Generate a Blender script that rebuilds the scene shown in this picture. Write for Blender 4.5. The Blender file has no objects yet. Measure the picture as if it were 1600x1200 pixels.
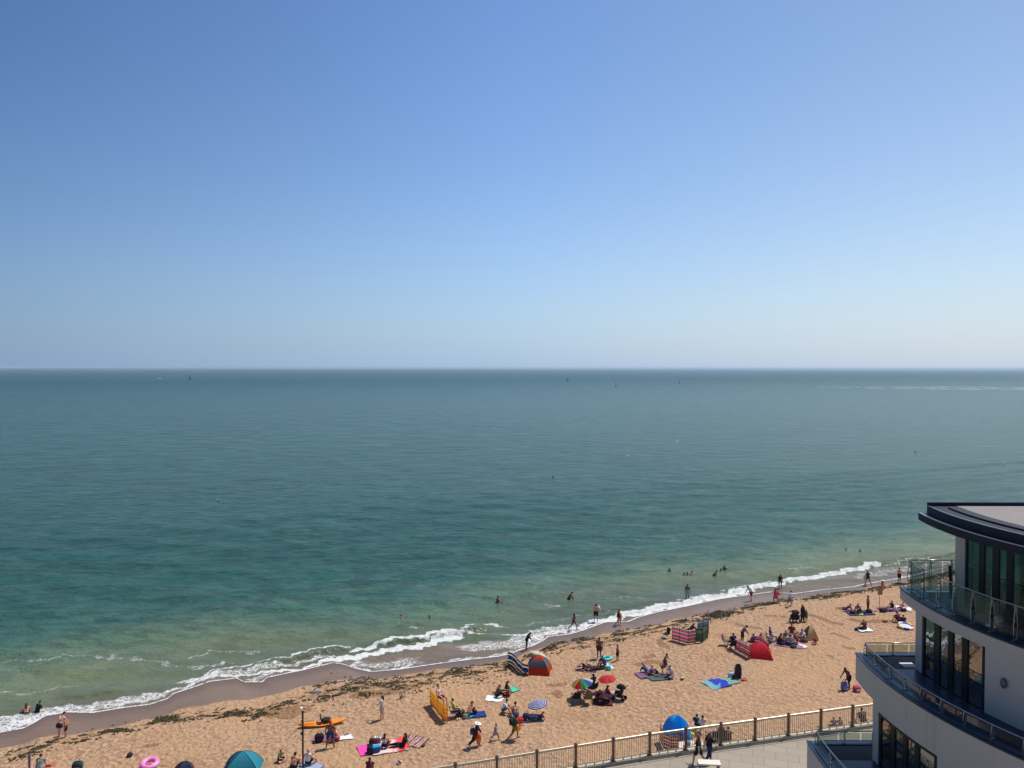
import bpy, math, random
import numpy as np
from mathutils import Vector, Matrix, noise as mnoise
random.seed(7); RNG = np.random.RandomState(11)
scene = bpy.context.scene
R = math.radians
# ---------------------------------------------------------------- camera
F = 1202.0; CAMZ = 24.0; PITCH = math.atan(25.3/F); ROLL = R(0.107)
cam_d = bpy.data.cameras.new('camera'); cam = bpy.data.objects.new('camera', cam_d)
scene.collection.objects.link(cam); scene.camera = cam
cam_d.sensor_fit = 'HORIZONTAL'; cam_d.sensor_width = 36.0; cam_d.lens = 36.0*F/1600
cam_d.clip_start = 0.3; cam_d.clip_end = 120000
CM = Matrix.Rotation(math.pi/2 - PITCH, 3, 'X') @ Matrix.Rotation(ROLL, 3, 'Z')
cam.matrix_world = Matrix.Translation((0, 0, CAMZ)) @ CM.to_4x4()
# ---------------------------------------------------------------- sun and sky
SUN_EL, SUN_AZ = R(61), math.atan2(0.80, 0.60)      # azimuth clockwise from +Y
scene.world = bpy.data.worlds.new('World'); scene.world.use_nodes = True
wn = scene.world.node_tree; wn.nodes.clear()
sky = wn.nodes.new('ShaderNodeTexSky'); sky.sky_type = 'NISHITA'; sky.sun_disc = False
sky.sun_elevation = SUN_EL; sky.sun_rotation = SUN_AZ
sky.altitude = 0; sky.air_density = 1.0; sky.dust_density = 0.3; sky.ozone_density = 2.0
def _w(ty, **kw):
    nd = wn.nodes.new(ty)
    for k, v in kw.items(): setattr(nd, k, v)
    return nd
def _wm(op, a, b, clamp=False):
    nd = _w('ShaderNodeMath', operation=op, use_clamp=clamp)
    for i, x in enumerate((a, b)):
        if isinstance(x, bpy.types.NodeSocket): wn.links.new(x, nd.inputs[i])
        elif x is not None: nd.inputs[i].default_value = x
    return nd.outputs[0]
def _wramp(fac, stops):
    rp = _w('ShaderNodeValToRGB'); wn.links.new(fac, rp.inputs[0]); e = rp.color_ramp.elements
    while len(e) < len(stops): e.new(0.5)
    for el, (p, c) in zip(e, stops): el.position = p; el.color = tuple(c)+(1.0,)
    return rp.outputs[0]
def _wmix(f, a, b, bt='MIX'):
    nd = _w('ShaderNodeMix', data_type='RGBA', blend_type=bt)
    for sk, x in ((nd.inputs[0], f), (nd.inputs[6], a), (nd.inputs[7], b)):
        if isinstance(x, bpy.types.NodeSocket): wn.links.new(x, sk)
        else: sk.default_value = x
    return nd.outputs[2]
tc = _w('ShaderNodeTexCoord'); sp = _w('ShaderNodeSeparateXYZ'); wn.links.new(tc.outputs['Generated'], sp.inputs[0])
hl = _wm('SQRT', _wm('ADD', _wm('MULTIPLY', sp.outputs[0], sp.outputs[0]), _wm('MULTIPLY', sp.outputs[1], sp.outputs[1])), None)
az = _wm('ADD', _wm('MULTIPLY', sp.outputs[0], math.sin(SUN_AZ)), _wm('MULTIPLY', sp.outputs[1], math.cos(SUN_AZ)))
az = _wm('DIVIDE', az, _wm('MAXIMUM', hl, 0.05))           # 1 towards the sun, -1 away from it
azf = _wm('MULTIPLY', _wm('ADD', az, 1.0), 0.5)
tint = _wramp(azf, [(0.0, (.62, .78, .98)), (.50, (.52, .70, .95)), (.80, (.94, 1.11, 1.36)), (.97, (1.16, 1.20, 1.24))])
upper = _wmix(1.0, sky.outputs[0], tint, 'MULTIPLY')
S = 0.1
def _L(r, g, b): return tuple((((x/255+0.055)/1.055)**2.4)/S for x in (r, g, b))
hazecol = _wramp(azf, [(0.0, _L(140, 165, 196)), (.53, _L(136, 162, 196)), (.80, _L(170, 196, 225)), (.97, _L(200, 213, 230))])
el = _wm('MAXIMUM', sp.outputs[2], 0.0)
hz = _wm('POWER', 2.718, _wm('MULTIPLY', el, -8.0))
skyc = _wmix(hz, upper, hazecol)
bg = _w('ShaderNodeBackground'); bg.inputs[1].default_value = S
wo = _w('ShaderNodeOutputWorld')
wn.links.new(skyc, bg.inputs[0]); wn.links.new(bg.outputs[0], wo.inputs[0])
sun_d = bpy.data.lights.new('sun', 'SUN'); sun_d.energy = 4.4; sun_d.angle = R(0.53); sun_d.color = (1.0, 0.95, 0.87)
sun = bpy.data.objects.new('sun', sun_d); scene.collection.objects.link(sun)
sdir = Vector((math.sin(SUN_AZ)*math.cos(SUN_EL), math.cos(SUN_AZ)*math.cos(SUN_EL), math.sin(SUN_EL)))
sun.rotation_euler = sdir.to_track_quat('Z', 'Y').to_euler()
vs = scene.view_settings; vs.view_transform = 'Standard'; vs.look = 'None'; vs.exposure = 0.0; vs.gamma = 1
scene.cycles.max_bounces = 6; scene.cycles.transparent_max_bounces = 12
scene.cycles.sample_clamp_indirect = 4

# ---------------------------------------------------------------- helpers
def ray(px, py):
    d = CM @ Vector((px-800.0, 600.0-py, -F)); return d.normalized()
def onz(px, py, z):
    d = ray(px, py); t = (z-CAMZ)/d.z
    return Vector((d.x*t, d.y*t, z))
def s2l(c):
    return tuple((x/12.92 if x <= 0.04045 else ((x+0.055)/1.055)**2.4) for x in c)
def rgb(r, g, b): return s2l((r/255, g/255, b/255)) + (1.0,)
def link(o, parent=None):
    scene.collection.objects.link(o)
    if parent: o.parent = parent
    return o
def tag(o, label=None, cat=None, group=None, kind=None):
    if label: o['label'] = label
    if cat: o['category'] = cat
    if group: o['group'] = group
    if kind: o['kind'] = kind
    return o
def empty(name, loc, label=None, cat=None, group=None, rz=0.0, scale=1.0):
    o = bpy.data.objects.new(name, None); o.location = loc; o.rotation_euler = (0, 0, rz)
    o.scale = (scale,)*3; o.empty_display_size = 0.2
    link(o); return tag(o, label, cat, group)

class NT:
    def __init__(s, name):
        s.m = bpy.data.materials.new(name); s.m.use_nodes = True; s.t = s.m.node_tree; s.t.nodes.clear()
        s.out = s.t.nodes.new('ShaderNodeOutputMaterial')
    def n(s, ty, **kw):
        nd = s.t.nodes.new(ty)
        for k, v in kw.items(): setattr(nd, k, v)
        return nd
    def set(s, sock, v):
        if isinstance(v, bpy.types.NodeSocket): s.t.links.new(v, sock)
        elif v is not None:
            if hasattr(sock.default_value, '__len__') and not hasattr(v, '__len__'): v = (v,)*len(sock.default_value)
            sock.default_value = v
    def math(s, op, a, b=None, c=None, clamp=False):
        nd = s.n('ShaderNodeMath', operation=op, use_clamp=clamp)
        s.set(nd.inputs[0], a); s.set(nd.inputs[1], b)
        if c is not None: s.set(nd.inputs[2], c)
        return nd.outputs[0]
    def vmath(s, op, a, b):
        nd = s.n('ShaderNodeVectorMath', operation=op); s.set(nd.inputs[0], a); s.set(nd.inputs[1], b); return nd.outputs[0]
    def mr(s, v, a, b, c=0.0, d=1.0, sm=True):
        nd = s.n('ShaderNodeMapRange', interpolation_type='SMOOTHSTEP' if sm else 'LINEAR')
        s.set(nd.inputs[0], v)
        for i, x in zip((1, 2, 3, 4), (a, b, c, d)): s.set(nd.inputs[i], x)
        return nd.outputs[0]
    def mix(s, f, a, b, bt='MIX'):
        nd = s.n('ShaderNodeMix', data_type='RGBA', blend_type=bt)
        s.set(nd.inputs[0], f); s.set(nd.inputs[6], a); s.set(nd.inputs[7], b); return nd.outputs[2]
    def noise(s, vec, scale, detail=3, rough=0.55, dist=0.0, out=0):
        nd = s.n('ShaderNodeTexNoise'); s.set(nd.inputs['Vector'], vec)
        nd.inputs['Scale'].default_value = scale; nd.inputs['Detail'].default_value = detail
        nd.inputs['Roughness'].default_value = rough; nd.inputs['Distortion'].default_value = dist
        return nd.outputs[out]
    def voro(s, vec, scale, feature='F1', out='Distance'):
        nd = s.n('ShaderNodeTexVoronoi', feature=feature); s.set(nd.inputs['Vector'], vec)
        nd.inputs['Scale'].default_value = scale; return nd.outputs[out]
    def attr(s, name): return s.n('ShaderNodeAttribute', attribute_name=name).outputs['Fac']
    def coord(s, which='Object'): return s.n('ShaderNodeTexCoord').outputs[which]
    def mapping(s, vec, sc=(1, 1, 1), rot=(0, 0, 0)):
        nd = s.n('ShaderNodeMapping'); s.set(nd.inputs[0], vec); nd.inputs['Scale'].default_value = sc
        nd.inputs['Rotation'].default_value = rot; return nd.outputs[0]
    def bump(s, h, strength, dist, nrm=None):
        nd = s.n('ShaderNodeBump'); s.set(nd.inputs['Height'], h); s.set(nd.inputs['Strength'], strength)
        s.set(nd.inputs['Distance'], dist)
        if nrm is not None: s.set(nd.inputs['Normal'], nrm)
        return nd.outputs[0]
    def bsdf(s, color, rough=0.6, normal=None, metallic=0.0, spec=0.5, ior=1.45, trans=0.0, alpha=None, coat=0.0, sub=0.0):
        b = s.n('ShaderNodeBsdfPrincipled'); s.set(b.inputs['Base Color'], color); s.set(b.inputs['Roughness'], rough)
        s.set(b.inputs['Metallic'], metallic); s.set(b.inputs['Specular IOR Level'], spec); s.set(b.inputs['IOR'], ior)
        s.set(b.inputs['Transmission Weight'], trans); s.set(b.inputs['Coat Weight'], coat)
        if normal is not None: s.set(b.inputs['Normal'], normal)
        if alpha is not None: s.set(b.inputs['Alpha'], alpha)
        return b.outputs[0]
    def surf(s, sh): s.t.links.new(sh, s.out.inputs[0]); return s.m

_mats = {}
def mat(r, g, b, rough=0.75, metallic=0.0, var=0.12, scale=9.0, bump=0.15, name=None, spec=0.4):
    """plain surface with slight procedural mottling and relief; r,g,b are 0-255 display values"""
    key = (r, g, b, rough, metallic, var, scale, bump, spec)
    if key in _mats: return _mats[key]
    t = NT(name or 'surface_%d_%d_%d' % (r, g, b)); c = rgb(r, g, b)
    v = t.coord(); nz = t.noise(v, scale, 4)
    lo = tuple(x*(1-var) for x in c[:3])+(1,); hi = tuple(min(1, x*(1+var)) for x in c[:3])+(1,)
    col = t.mix(nz, lo, hi)
    nrm = t.bump(nz, bump, 0.03) if bump else None
    _mats[key] = t.surf(t.bsdf(col, rough, nrm, metallic, spec)); return _mats[key]
def thin(t, col, nrm, amt):
    tr = t.n('ShaderNodeBsdfTranslucent'); t.set(tr.inputs[0], col); mx = t.n('ShaderNodeMixShader'); mx.inputs[0].default_value = amt
    t.t.links.new(t.bsdf(col, .75, nrm, spec=.3), mx.inputs[1]); t.t.links.new(tr.outputs[0], mx.inputs[2]); return t.surf(mx.outputs[0])
def stripes(name, cols, period, axis='Z', rough=0.8, sag=0.02, phase=0.0):
    """cols: list of (fraction, (r,g,b)) bands repeated every period metres along an axis of the cloth"""
    t = NT(name); v = t.coord(); sp = t.n('ShaderNodeSeparateXYZ'); t.set(sp.inputs[0], v)
    w = t.noise(v, 2.0, 2); a = t.math('ADD', sp.outputs[axis], t.math('MULTIPLY', w, sag))
    f = t.math('FRACT', t.math('ADD', t.math('DIVIDE', a, period), 10.0+phase))
    rp = t.n('ShaderNodeValToRGB'); rp.color_ramp.interpolation = 'CONSTANT'; t.set(rp.inputs[0], f)
    els = rp.color_ramp.elements; pos = 0.0
    for i, (fr, c) in enumerate(cols):
        if i < 2: e = els[i]; e.position = pos
        else: e = els.new(pos)
        e.color = rgb(*c); pos += fr
    nz = t.noise(v, 14, 3)
    return thin(t, rp.outputs[0], t.bump(nz, 0.25, 0.02), .62)

class MB:
    """collects vertices and faces, links them as one mesh object"""
    def __init__(s): s.v = []; s.f = []; s.mi = []
    def add(s, verts, faces, mi=0):
        k = len(s.v); s.v += [tuple(p) for p in verts]; s.f += [tuple(i+k for i in f) for f in faces]; s.mi += [mi]*len(faces); return s
    def box(s, c, size, rz=0.0, mi=0, M=None):
        x, y, z = (q/2 for q in size); P = [Vector((a*x, b*y, d*z)) for a in (-1, 1) for b in (-1, 1) for d in (-1, 1)]
        rot = Matrix.Rotation(rz, 3, 'Z'); P = [rot @ p + Vector(c) for p in P]
        if M: P = [M @ p for p in P]
        return s.add(P, [(0, 1, 3, 2), (4, 6, 7, 5), (0, 4, 5, 1), (2, 3, 7, 6), (0, 2, 6, 4), (1, 5, 7, 3)], mi)
    def tube(s, pts, r, n=8, mi=0, cap=True, r2=None):
        pts = [Vector(p) for p in pts]; rings = []; m = len(pts)
        for i, p in enumerate(pts):
            d = (pts[min(i+1, m-1)]-pts[max(i-1, 0)])
            d = d.normalized() if d.length > 1e-9 else Vector((0, 0, 1))
            u = d.cross(Vector((0, 0, 1))) if abs(d.z) < 0.95 else d.cross(Vector((1, 0, 0)))
            u.normalize(); w = d.cross(u)
            rr = r[i] if hasattr(r, '__len__') else (r if r2 is None else r+(r2-r)*i/(m-1))
            rings.append([p+u*(rr*math.cos(2*math.pi*k/n))+w*(rr*math.sin(2*math.pi*k/n)) for k in range(n)])
        V = [q for rg in rings for q in rg]; Fc = []
        for i in range(m-1):
            for k in range(n):
                a = i*n+k; b = i*n+(k+1) % n; Fc.append((a, b, b+n, a+n))
        if cap: Fc.append(tuple(range(n))[::-1]); Fc.append(tuple((m-1)*n+k for k in range(n)))
        return s.add(V, Fc, mi)
    def ell(s, c, rad, nu=12, nv=8, mi=0, M=None, zmin=-1.0):
        V = []; Fc = []; lo = math.acos(max(-1, min(1, zmin)))
        for j in range(nv+1):
            th = lo*j/nv
            for i in range(nu):
                ph = 2*math.pi*i/nu
                p = Vector((rad[0]*math.sin(th)*math.cos(ph), rad[1]*math.sin(th)*math.sin(ph), rad[2]*math.cos(th)))
                if M: p = M @ p
                V.append(p+Vector(c))
        for j in range(nv):
            for i in range(nu):
                a = j*nu+i; b = j*nu+(i+1) % nu; Fc.append((a, a+nu, b+nu, b))
        return s.add(V, Fc, mi)
    def build(s, name, m, parent=None, smooth=False, loc=None):
        me = bpy.data.meshes.new(name); me.from_pydata(s.v, [], s.f); me.update()
        for x in (m if isinstance(m, (list, tuple)) else [m]): me.materials.append(x)
        me.polygons.foreach_set('material_index', s.mi)
        if smooth: me.polygons.foreach_set('use_smooth', [True]*len(s.f))
        o = bpy.data.objects.new(name, me)
        if loc is not None: o.location = loc
        return link(o, parent)

# ---------------------------------------------------------------- shore frame
SEA_Z = -0.5
O = onz(0, 1144, SEA_Z); E = onz(1600, 872, SEA_Z)-O; E.z = 0; EU = E.normalized(); EV = Vector((-EU.y, EU.x, 0))
def uv(p): q = Vector((p[0], p[1], 0))-Vector((O.x, O.y, 0)); return q.dot(EU), q.dot(EV)
def pl(pix, z=SEA_Z): return np.array([uv(onz(a, b, z)) for a, b in pix])
WL = pl([(-120,1175),(0,1145),(37,1138),(54,1129),(71,1119),(105,1113),(146,1114),(187,1107),(234,1101),(262,1092),(271,1084),(300,1075),(328,1065),(370,1060),(381,1066),(410,1066),(417,1059),(455,1051),(475,1047),(520,1036),(536,1038),(556,1045),(580,1050),(625,1046),(700,1035),(750,1029),(778,1026),(799,1022),(809,1017),(831,1010),(848,1002),(857,995),(891,991),(912,985),(933,977),(948,972),(981,972),(1000,964),(1026,957),(1075,947),(1125,936),(1160,931),(1207,925),(1240,928),(1292,921),(1335,917),(1356,912),(1405,904),(1425,900),(1456,892),(1479,887),(1495,886),(1600,872),(1720,855)])
WET = pl([(-100,1195),(0,1172),(100,1152),(200,1130),(300,1110),(400,1091),(450,1081),(550,1063),(650,1049),(740,1037),(800,1027),(850,1008),(900,1000),(950,990),(1000,980),(1060,968),(1110,961),(1170,951),(1250,935),(1300,926),(1400,908),(1500,890),(1620,870)], -0.3)
WEED = pl([(-100,1205),(0,1188),(40,1178),(90,1164),(130,1153),(190,1139),(240,1129),(300,1122),(350,1122),(400,1122),(440,1107),(470,1092),(540,1081),(600,1071),(640,1061),(680,1052),(740,1046),(790,1033),(830,1013),(860,1004),(900,1004),(960,995),(1010,986),(1060,974),(1110,966),(1170,951),(1200,944),(1260,935),(1300,926),(1350,916),(1400,909),(1460,896),(1500,889),(1620,872)], -0.2)
WEEDW = [(0, .7), (8, .8), (15, .7), (19, 1.2), (24, 2.4), (30, 2.2), (36, 1.6), (44, 1.5), (52, 1.0), (70, .9), (120, 1.2)]
def interp(P, u): return np.interp(u, P[:, 0], P[:, 1])
def sm(a, b, x): t = np.clip((x-a)/(b-a), 0, 1); return t*t*(3-2*t)
def beach_z(u, v):
    d = v-interp(WL, u)
    z = np.where(d > 0, SEA_Z-0.02-0.06*d, SEA_Z-0.02+0.52*sm(0, 7.0, -d)*1.0)
    return np.maximum(z, -6.0)
WLS_U = np.arange(-40, 190, 1.0)
_k = np.exp(-(np.arange(-14, 15)/6.0)**2); _k /= _k.sum()
WLS_V = np.convolve(np.pad(np.interp(WLS_U, WL[:, 0], WL[:, 1]), 14, mode='edge'), _k, 'valid')
def gz(x, y):
    u, v = uv((x, y)); return float(beach_z(np.array([u]), np.array([v]))[0])
def G(px, py, sea=False):
    z = 0.0
    for _ in range(6):
        p = onz(px, py, z); z = gz(p.x, p.y)
        if z < SEA_Z: z = SEA_Z
    return onz(px, py, z)

# ---------------------------------------------------------------- sea and beach sheets
def sheet(name, us, ds, zfun, attrs, m, kind='structure'):
    nu, nd = len(us), len(ds)
    U, D = np.meshgrid(us, ds, indexing='ij'); bl = sm(0.5, 12, np.abs(D))
    V = np.interp(U, WL[:, 0], WL[:, 1])*(1-bl)+np.interp(U, WLS_U, WLS_V)*bl+D
    X = O.x+U*EU.x+V*EV.x; Y = O.y+U*EU.y+V*EV.y; Z = zfun(U, D, V)
    co = np.stack([X, Y, Z], -1).reshape(-1, 3)
    me = bpy.data.meshes.new(name); me.vertices.add(nu*nd); me.vertices.foreach_set('co', co.ravel())
    i, j = np.meshgrid(np.arange(nu-1), np.arange(nd-1), indexing='ij'); a = (i*nd+j).ravel()
    q = np.stack([a, a+nd, a+nd+1, a+1], -1); nf = len(q)
    me.loops.add(nf*4); me.loops.foreach_set('vertex_index', q.ravel().astype(np.int32))
    me.polygons.add(nf); me.polygons.foreach_set('loop_start', np.arange(nf, dtype=np.int32)*4)
    me.polygons.foreach_set('loop_total', np.full(nf, 4, np.int32)); me.polygons.foreach_set('use_smooth', np.ones(nf, bool))
    me.update(calc_edges=True)
    for k, fn in attrs.items():
        at = me.attributes.new(k, 'FLOAT', 'POINT'); at.data.foreach_set('value', np.asarray(fn(U, D, V), np.float32).ravel())
    me.materials.append(m); o = bpy.data.objects.new(name, me); link(o); tag(o, kind=kind); return o
def stroke(P, U, V, w_sea, w_land, near, wob=0.0, taper=0.0):
    """soft band around a polyline; different half-widths on its seaward and landward sides"""
    best = np.full(U.shape, 0.0)
    idx = near; u = U[idx]; v = V[idx]; b = np.zeros(u.shape)
    if wob:
        u, v = (u+wob*(.40*np.sin(v*1.9+1.3*np.sin(u*.9))+.22*np.sin(v*4.3+u*1.1)),
                v+wob*(.26*np.sin(u*1.3+1.1*np.sin(u*.37))+.16*np.sin(u*3.7+v)+.10*np.sin(u*7.9+2*v)))
    LL = np.hypot(*(P[1:]-P[:-1]).T); cum = np.concatenate([[0], np.cumsum(LL)])
    for k in range(len(P)-1):
        a, c = P[k], P[k+1]; dx, dy = c-a; L2 = dx*dx+dy*dy
        t = np.clip(((u-a[0])*dx+(v-a[1])*dy)/L2, 0, 1)
        qx = u-(a[0]+t*dx); qy = v-(a[1]+t*dy); dd = np.hypot(qx, qy)
        w = np.where(qy*np.sign(dx) > 0, w_sea, w_land)
        q = 1-sm(0.45, 1.0, dd/w)
        if taper: sarc = cum[k]+t*LL[k]; q = q*sm(0, taper, sarc)*sm(0, taper, cum[-1]-sarc)
        b = np.maximum(b, q)
    best[idx] = b; return best
# (pixel polyline on the water, seaward half width, landward half width, strength)
FOAM = [
 ([(-60,1130),(0,1124),(30,1118),(70,1112),(110,1106),(150,1100),(200,1094),(232,1090)], .75, 1.5, .60),
 ([(-40,1142),(0,1138),(40,1128),(65,1117)], .9, .9, .74),
 ([(0,1084),(50,1082),(110,1074)], .35, .3, .45),
 ([(228,1092),(250,1085),(262,1078),(285,1072),(300,1066)], .40, .5, .62),
 ([(290,1064),(330,1058),(380,1054),(420,1050),(470,1044),(520,1032)], .30, .40, .80),
 ([(390,1062),(412,1054)], .7, .8, .54),
 ([(280,1063),(330,1055),(380,1044),(420,1036),(460,1028),(500,1019),(545,1012)], .22, .30, .72),
 ([(330,1060),(400,1047),(460,1036),(520,1026)], .5, .5, .54),
 ([(520,1032),(560,1024),(600,1018),(640,1012),(680,1003),(716,995)], .75, .6, 1.0),
 ([(560,1014),(600,1009),(650,1000),(690,994),(720,989)], .35, .5, 1.0),
 ([(550,1030),(556,1042),(575,1050),(600,1050),(640,1042)], .35, .35, .72),
 ([(560,1036),(600,1040),(650,1034)], 1.3, 1.0, .50),
 ([(718,990),(760,990),(800,991),(830,990)], .14, .14, .85),
 ([(740,1010),(790,1008),(830,1000)], 1.7, 1.7, .54),
 ([(700,1034),(775,1025),(800,1021),(845,1002)], .5, .1, .6),
 ([(705,983),(735,978),(770,976),(790,978)], .4, .4, .64),
 ([(835,998),(860,990),(890,985),(915,978),(940,970)], 1.0, .8, .70),
 ([(800,996),(850,985),(890,978)], .9, .6, .55),
 ([(925,975),(960,966),(1000,958),(1050,948),(1100,938),(1160,927)], .75, .75, 1.0),
 ([(1150,926),(1200,916),(1240,908),(1290,900),(1330,891),(1368,884)], .62, .55, 1.0),
 ([(1130,925),(1170,916),(1200,911)], .5, .5, .62),
 ([(1366,885),(1400,880),(1450,874)], .25, .2, .5),
 ([(1380,888),(1440,884),(1500,880)], .4, .3, .45),
 ([(0,1033),(60,1029),(110,1024),(170,1026),(190,1030)], .45, .25, .48),
 ([(205,1029),(240,1035),(270,1039),(310,1044),(340,1040),(360,1035)], .45, .25, .47),
 ([(300,1027),(330,1018),(365,1016),(410,1021)], .3, .25, .50),
 ([(640,978),(670,979)], .3, .3, .5),
 ([(850,945),(880,949)], .4, .3, .5), ([(950,933),(985,931),(1010,935)], .25, .25, .45),
 ([(1180,891),(1240,890),(1290,888)], .3, .3, .45), ([(1395,905),(1420,901),(1470,893)], .3, .2, .62),
 ([(1340,903),(1400,892),(1480,880)], 1.3, 1.0, .44), ([(1060,940),(1120,932)], .6, .4, .5),  # first stroke: sun glitter on the shallows, painted in foam white
 ([(820,980),(900,962),(960,955)], .4, .3, .38),
]
THIN = [
 ([(-40,1140),(60,1120),(150,1106),(260,1086)], .6, 2.0, .6),
 ([(540,1034),(600,1034),(680,1018),(740,1010),(800,1008),(850,998)], 1.8, 2.8, 1.0),
 ([(860,990),(930,974)], .8, 1.0, .8),
 ([(1190,930),(1250,920),(1310,908),(1370,896),(1440,890),(1520,878)], 1.7, 2.4, .9),
]
RIDGE = [([(60,1088),(140,1083),(230,1072)], .16, 1.0), ([(290,1062),(400,1044),(460,1030),(520,1017),(570,1012)], .30, .55), ([(560,1013),(640,1003),(718,989),(790,980)], .38, .6),
 ([(930,968),(1000,955),(1100,935),(1200,914),(1300,895),(1366,883),(1450,873),(1520,862)], .26, .55), ([(850,960),(960,948),(1080,928)], .12, 1.3), ([(1180,900),(1300,880),(1400,868)], .14, 1.4), ([(1330,886),(1400,876),(1470,868)], .2, .8)]
fine = np.arange(-6, 150, 0.16)
us_sea = np.concatenate([-np.geomspace(60000, 6.5, 36), fine, np.geomspace(150, 70000, 36)])
ds_sea = np.concatenate([np.arange(0, 14, 0.13), np.geomspace(14.2, 70, 110), np.geomspace(71, 60000, 80)])
_cache = {}
def sea_near(U, D): return np.nonzero((D < 24) & (U > -30) & (U < 170))
def foam_f(U, D, V):
    nr = sea_near(U, D); f = np.zeros(U.shape)
    for P, ws, wl_, st in FOAM: f = np.maximum(f, stroke(pl(P), U, V, ws, wl_, nr, 1.0 if ws > .2 else .5)*st)
    right = sm(93, 98, U)
    edge = (1-sm(0.10, 0.34, D))*(0.80-0.30*right); f = np.maximum(f, edge*(D < 1))
    return f
def thin_f(U, D, V):
    nr = sea_near(U, D); f = np.zeros(U.shape)
    for P, ws, wl_, st in THIN: f = np.maximum(f, stroke(pl(P), U, V, ws, wl_, nr, 1.0)*st)
    return np.maximum(f, (1-sm(0.2, 1.6, D))*0.9*(D < 3))
def sea_z(U, D, V):
    z = np.full(U.shape, SEA_Z)
    nr = sea_near(U, D)
    for P, h, w in RIDGE:
        PP = pl(P); b = stroke(PP, U, V, w*2.1, w*1.1, nr, .35, 2.5); z = z+h*b*b
    fade = (1-sm(200, 900, D))*sm(0.3, 3, D)*(1-sm(400, 900, np.abs(U-50)))
    D = V-0.02*U
    w1 = 0.05*np.sin(2*np.pi*(D+0.25*U)/5.3+2.2*np.sin(U/9.0))+0.04*np.sin(2*np.pi*(D-0.1*U)/9.1+1.3*np.sin(U/14.0+1))+0.03*np.sin(2*np.pi*(D*0.9+0.5*U)/3.4+np.sin(U/5.0))
    return z+w1*fade

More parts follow.
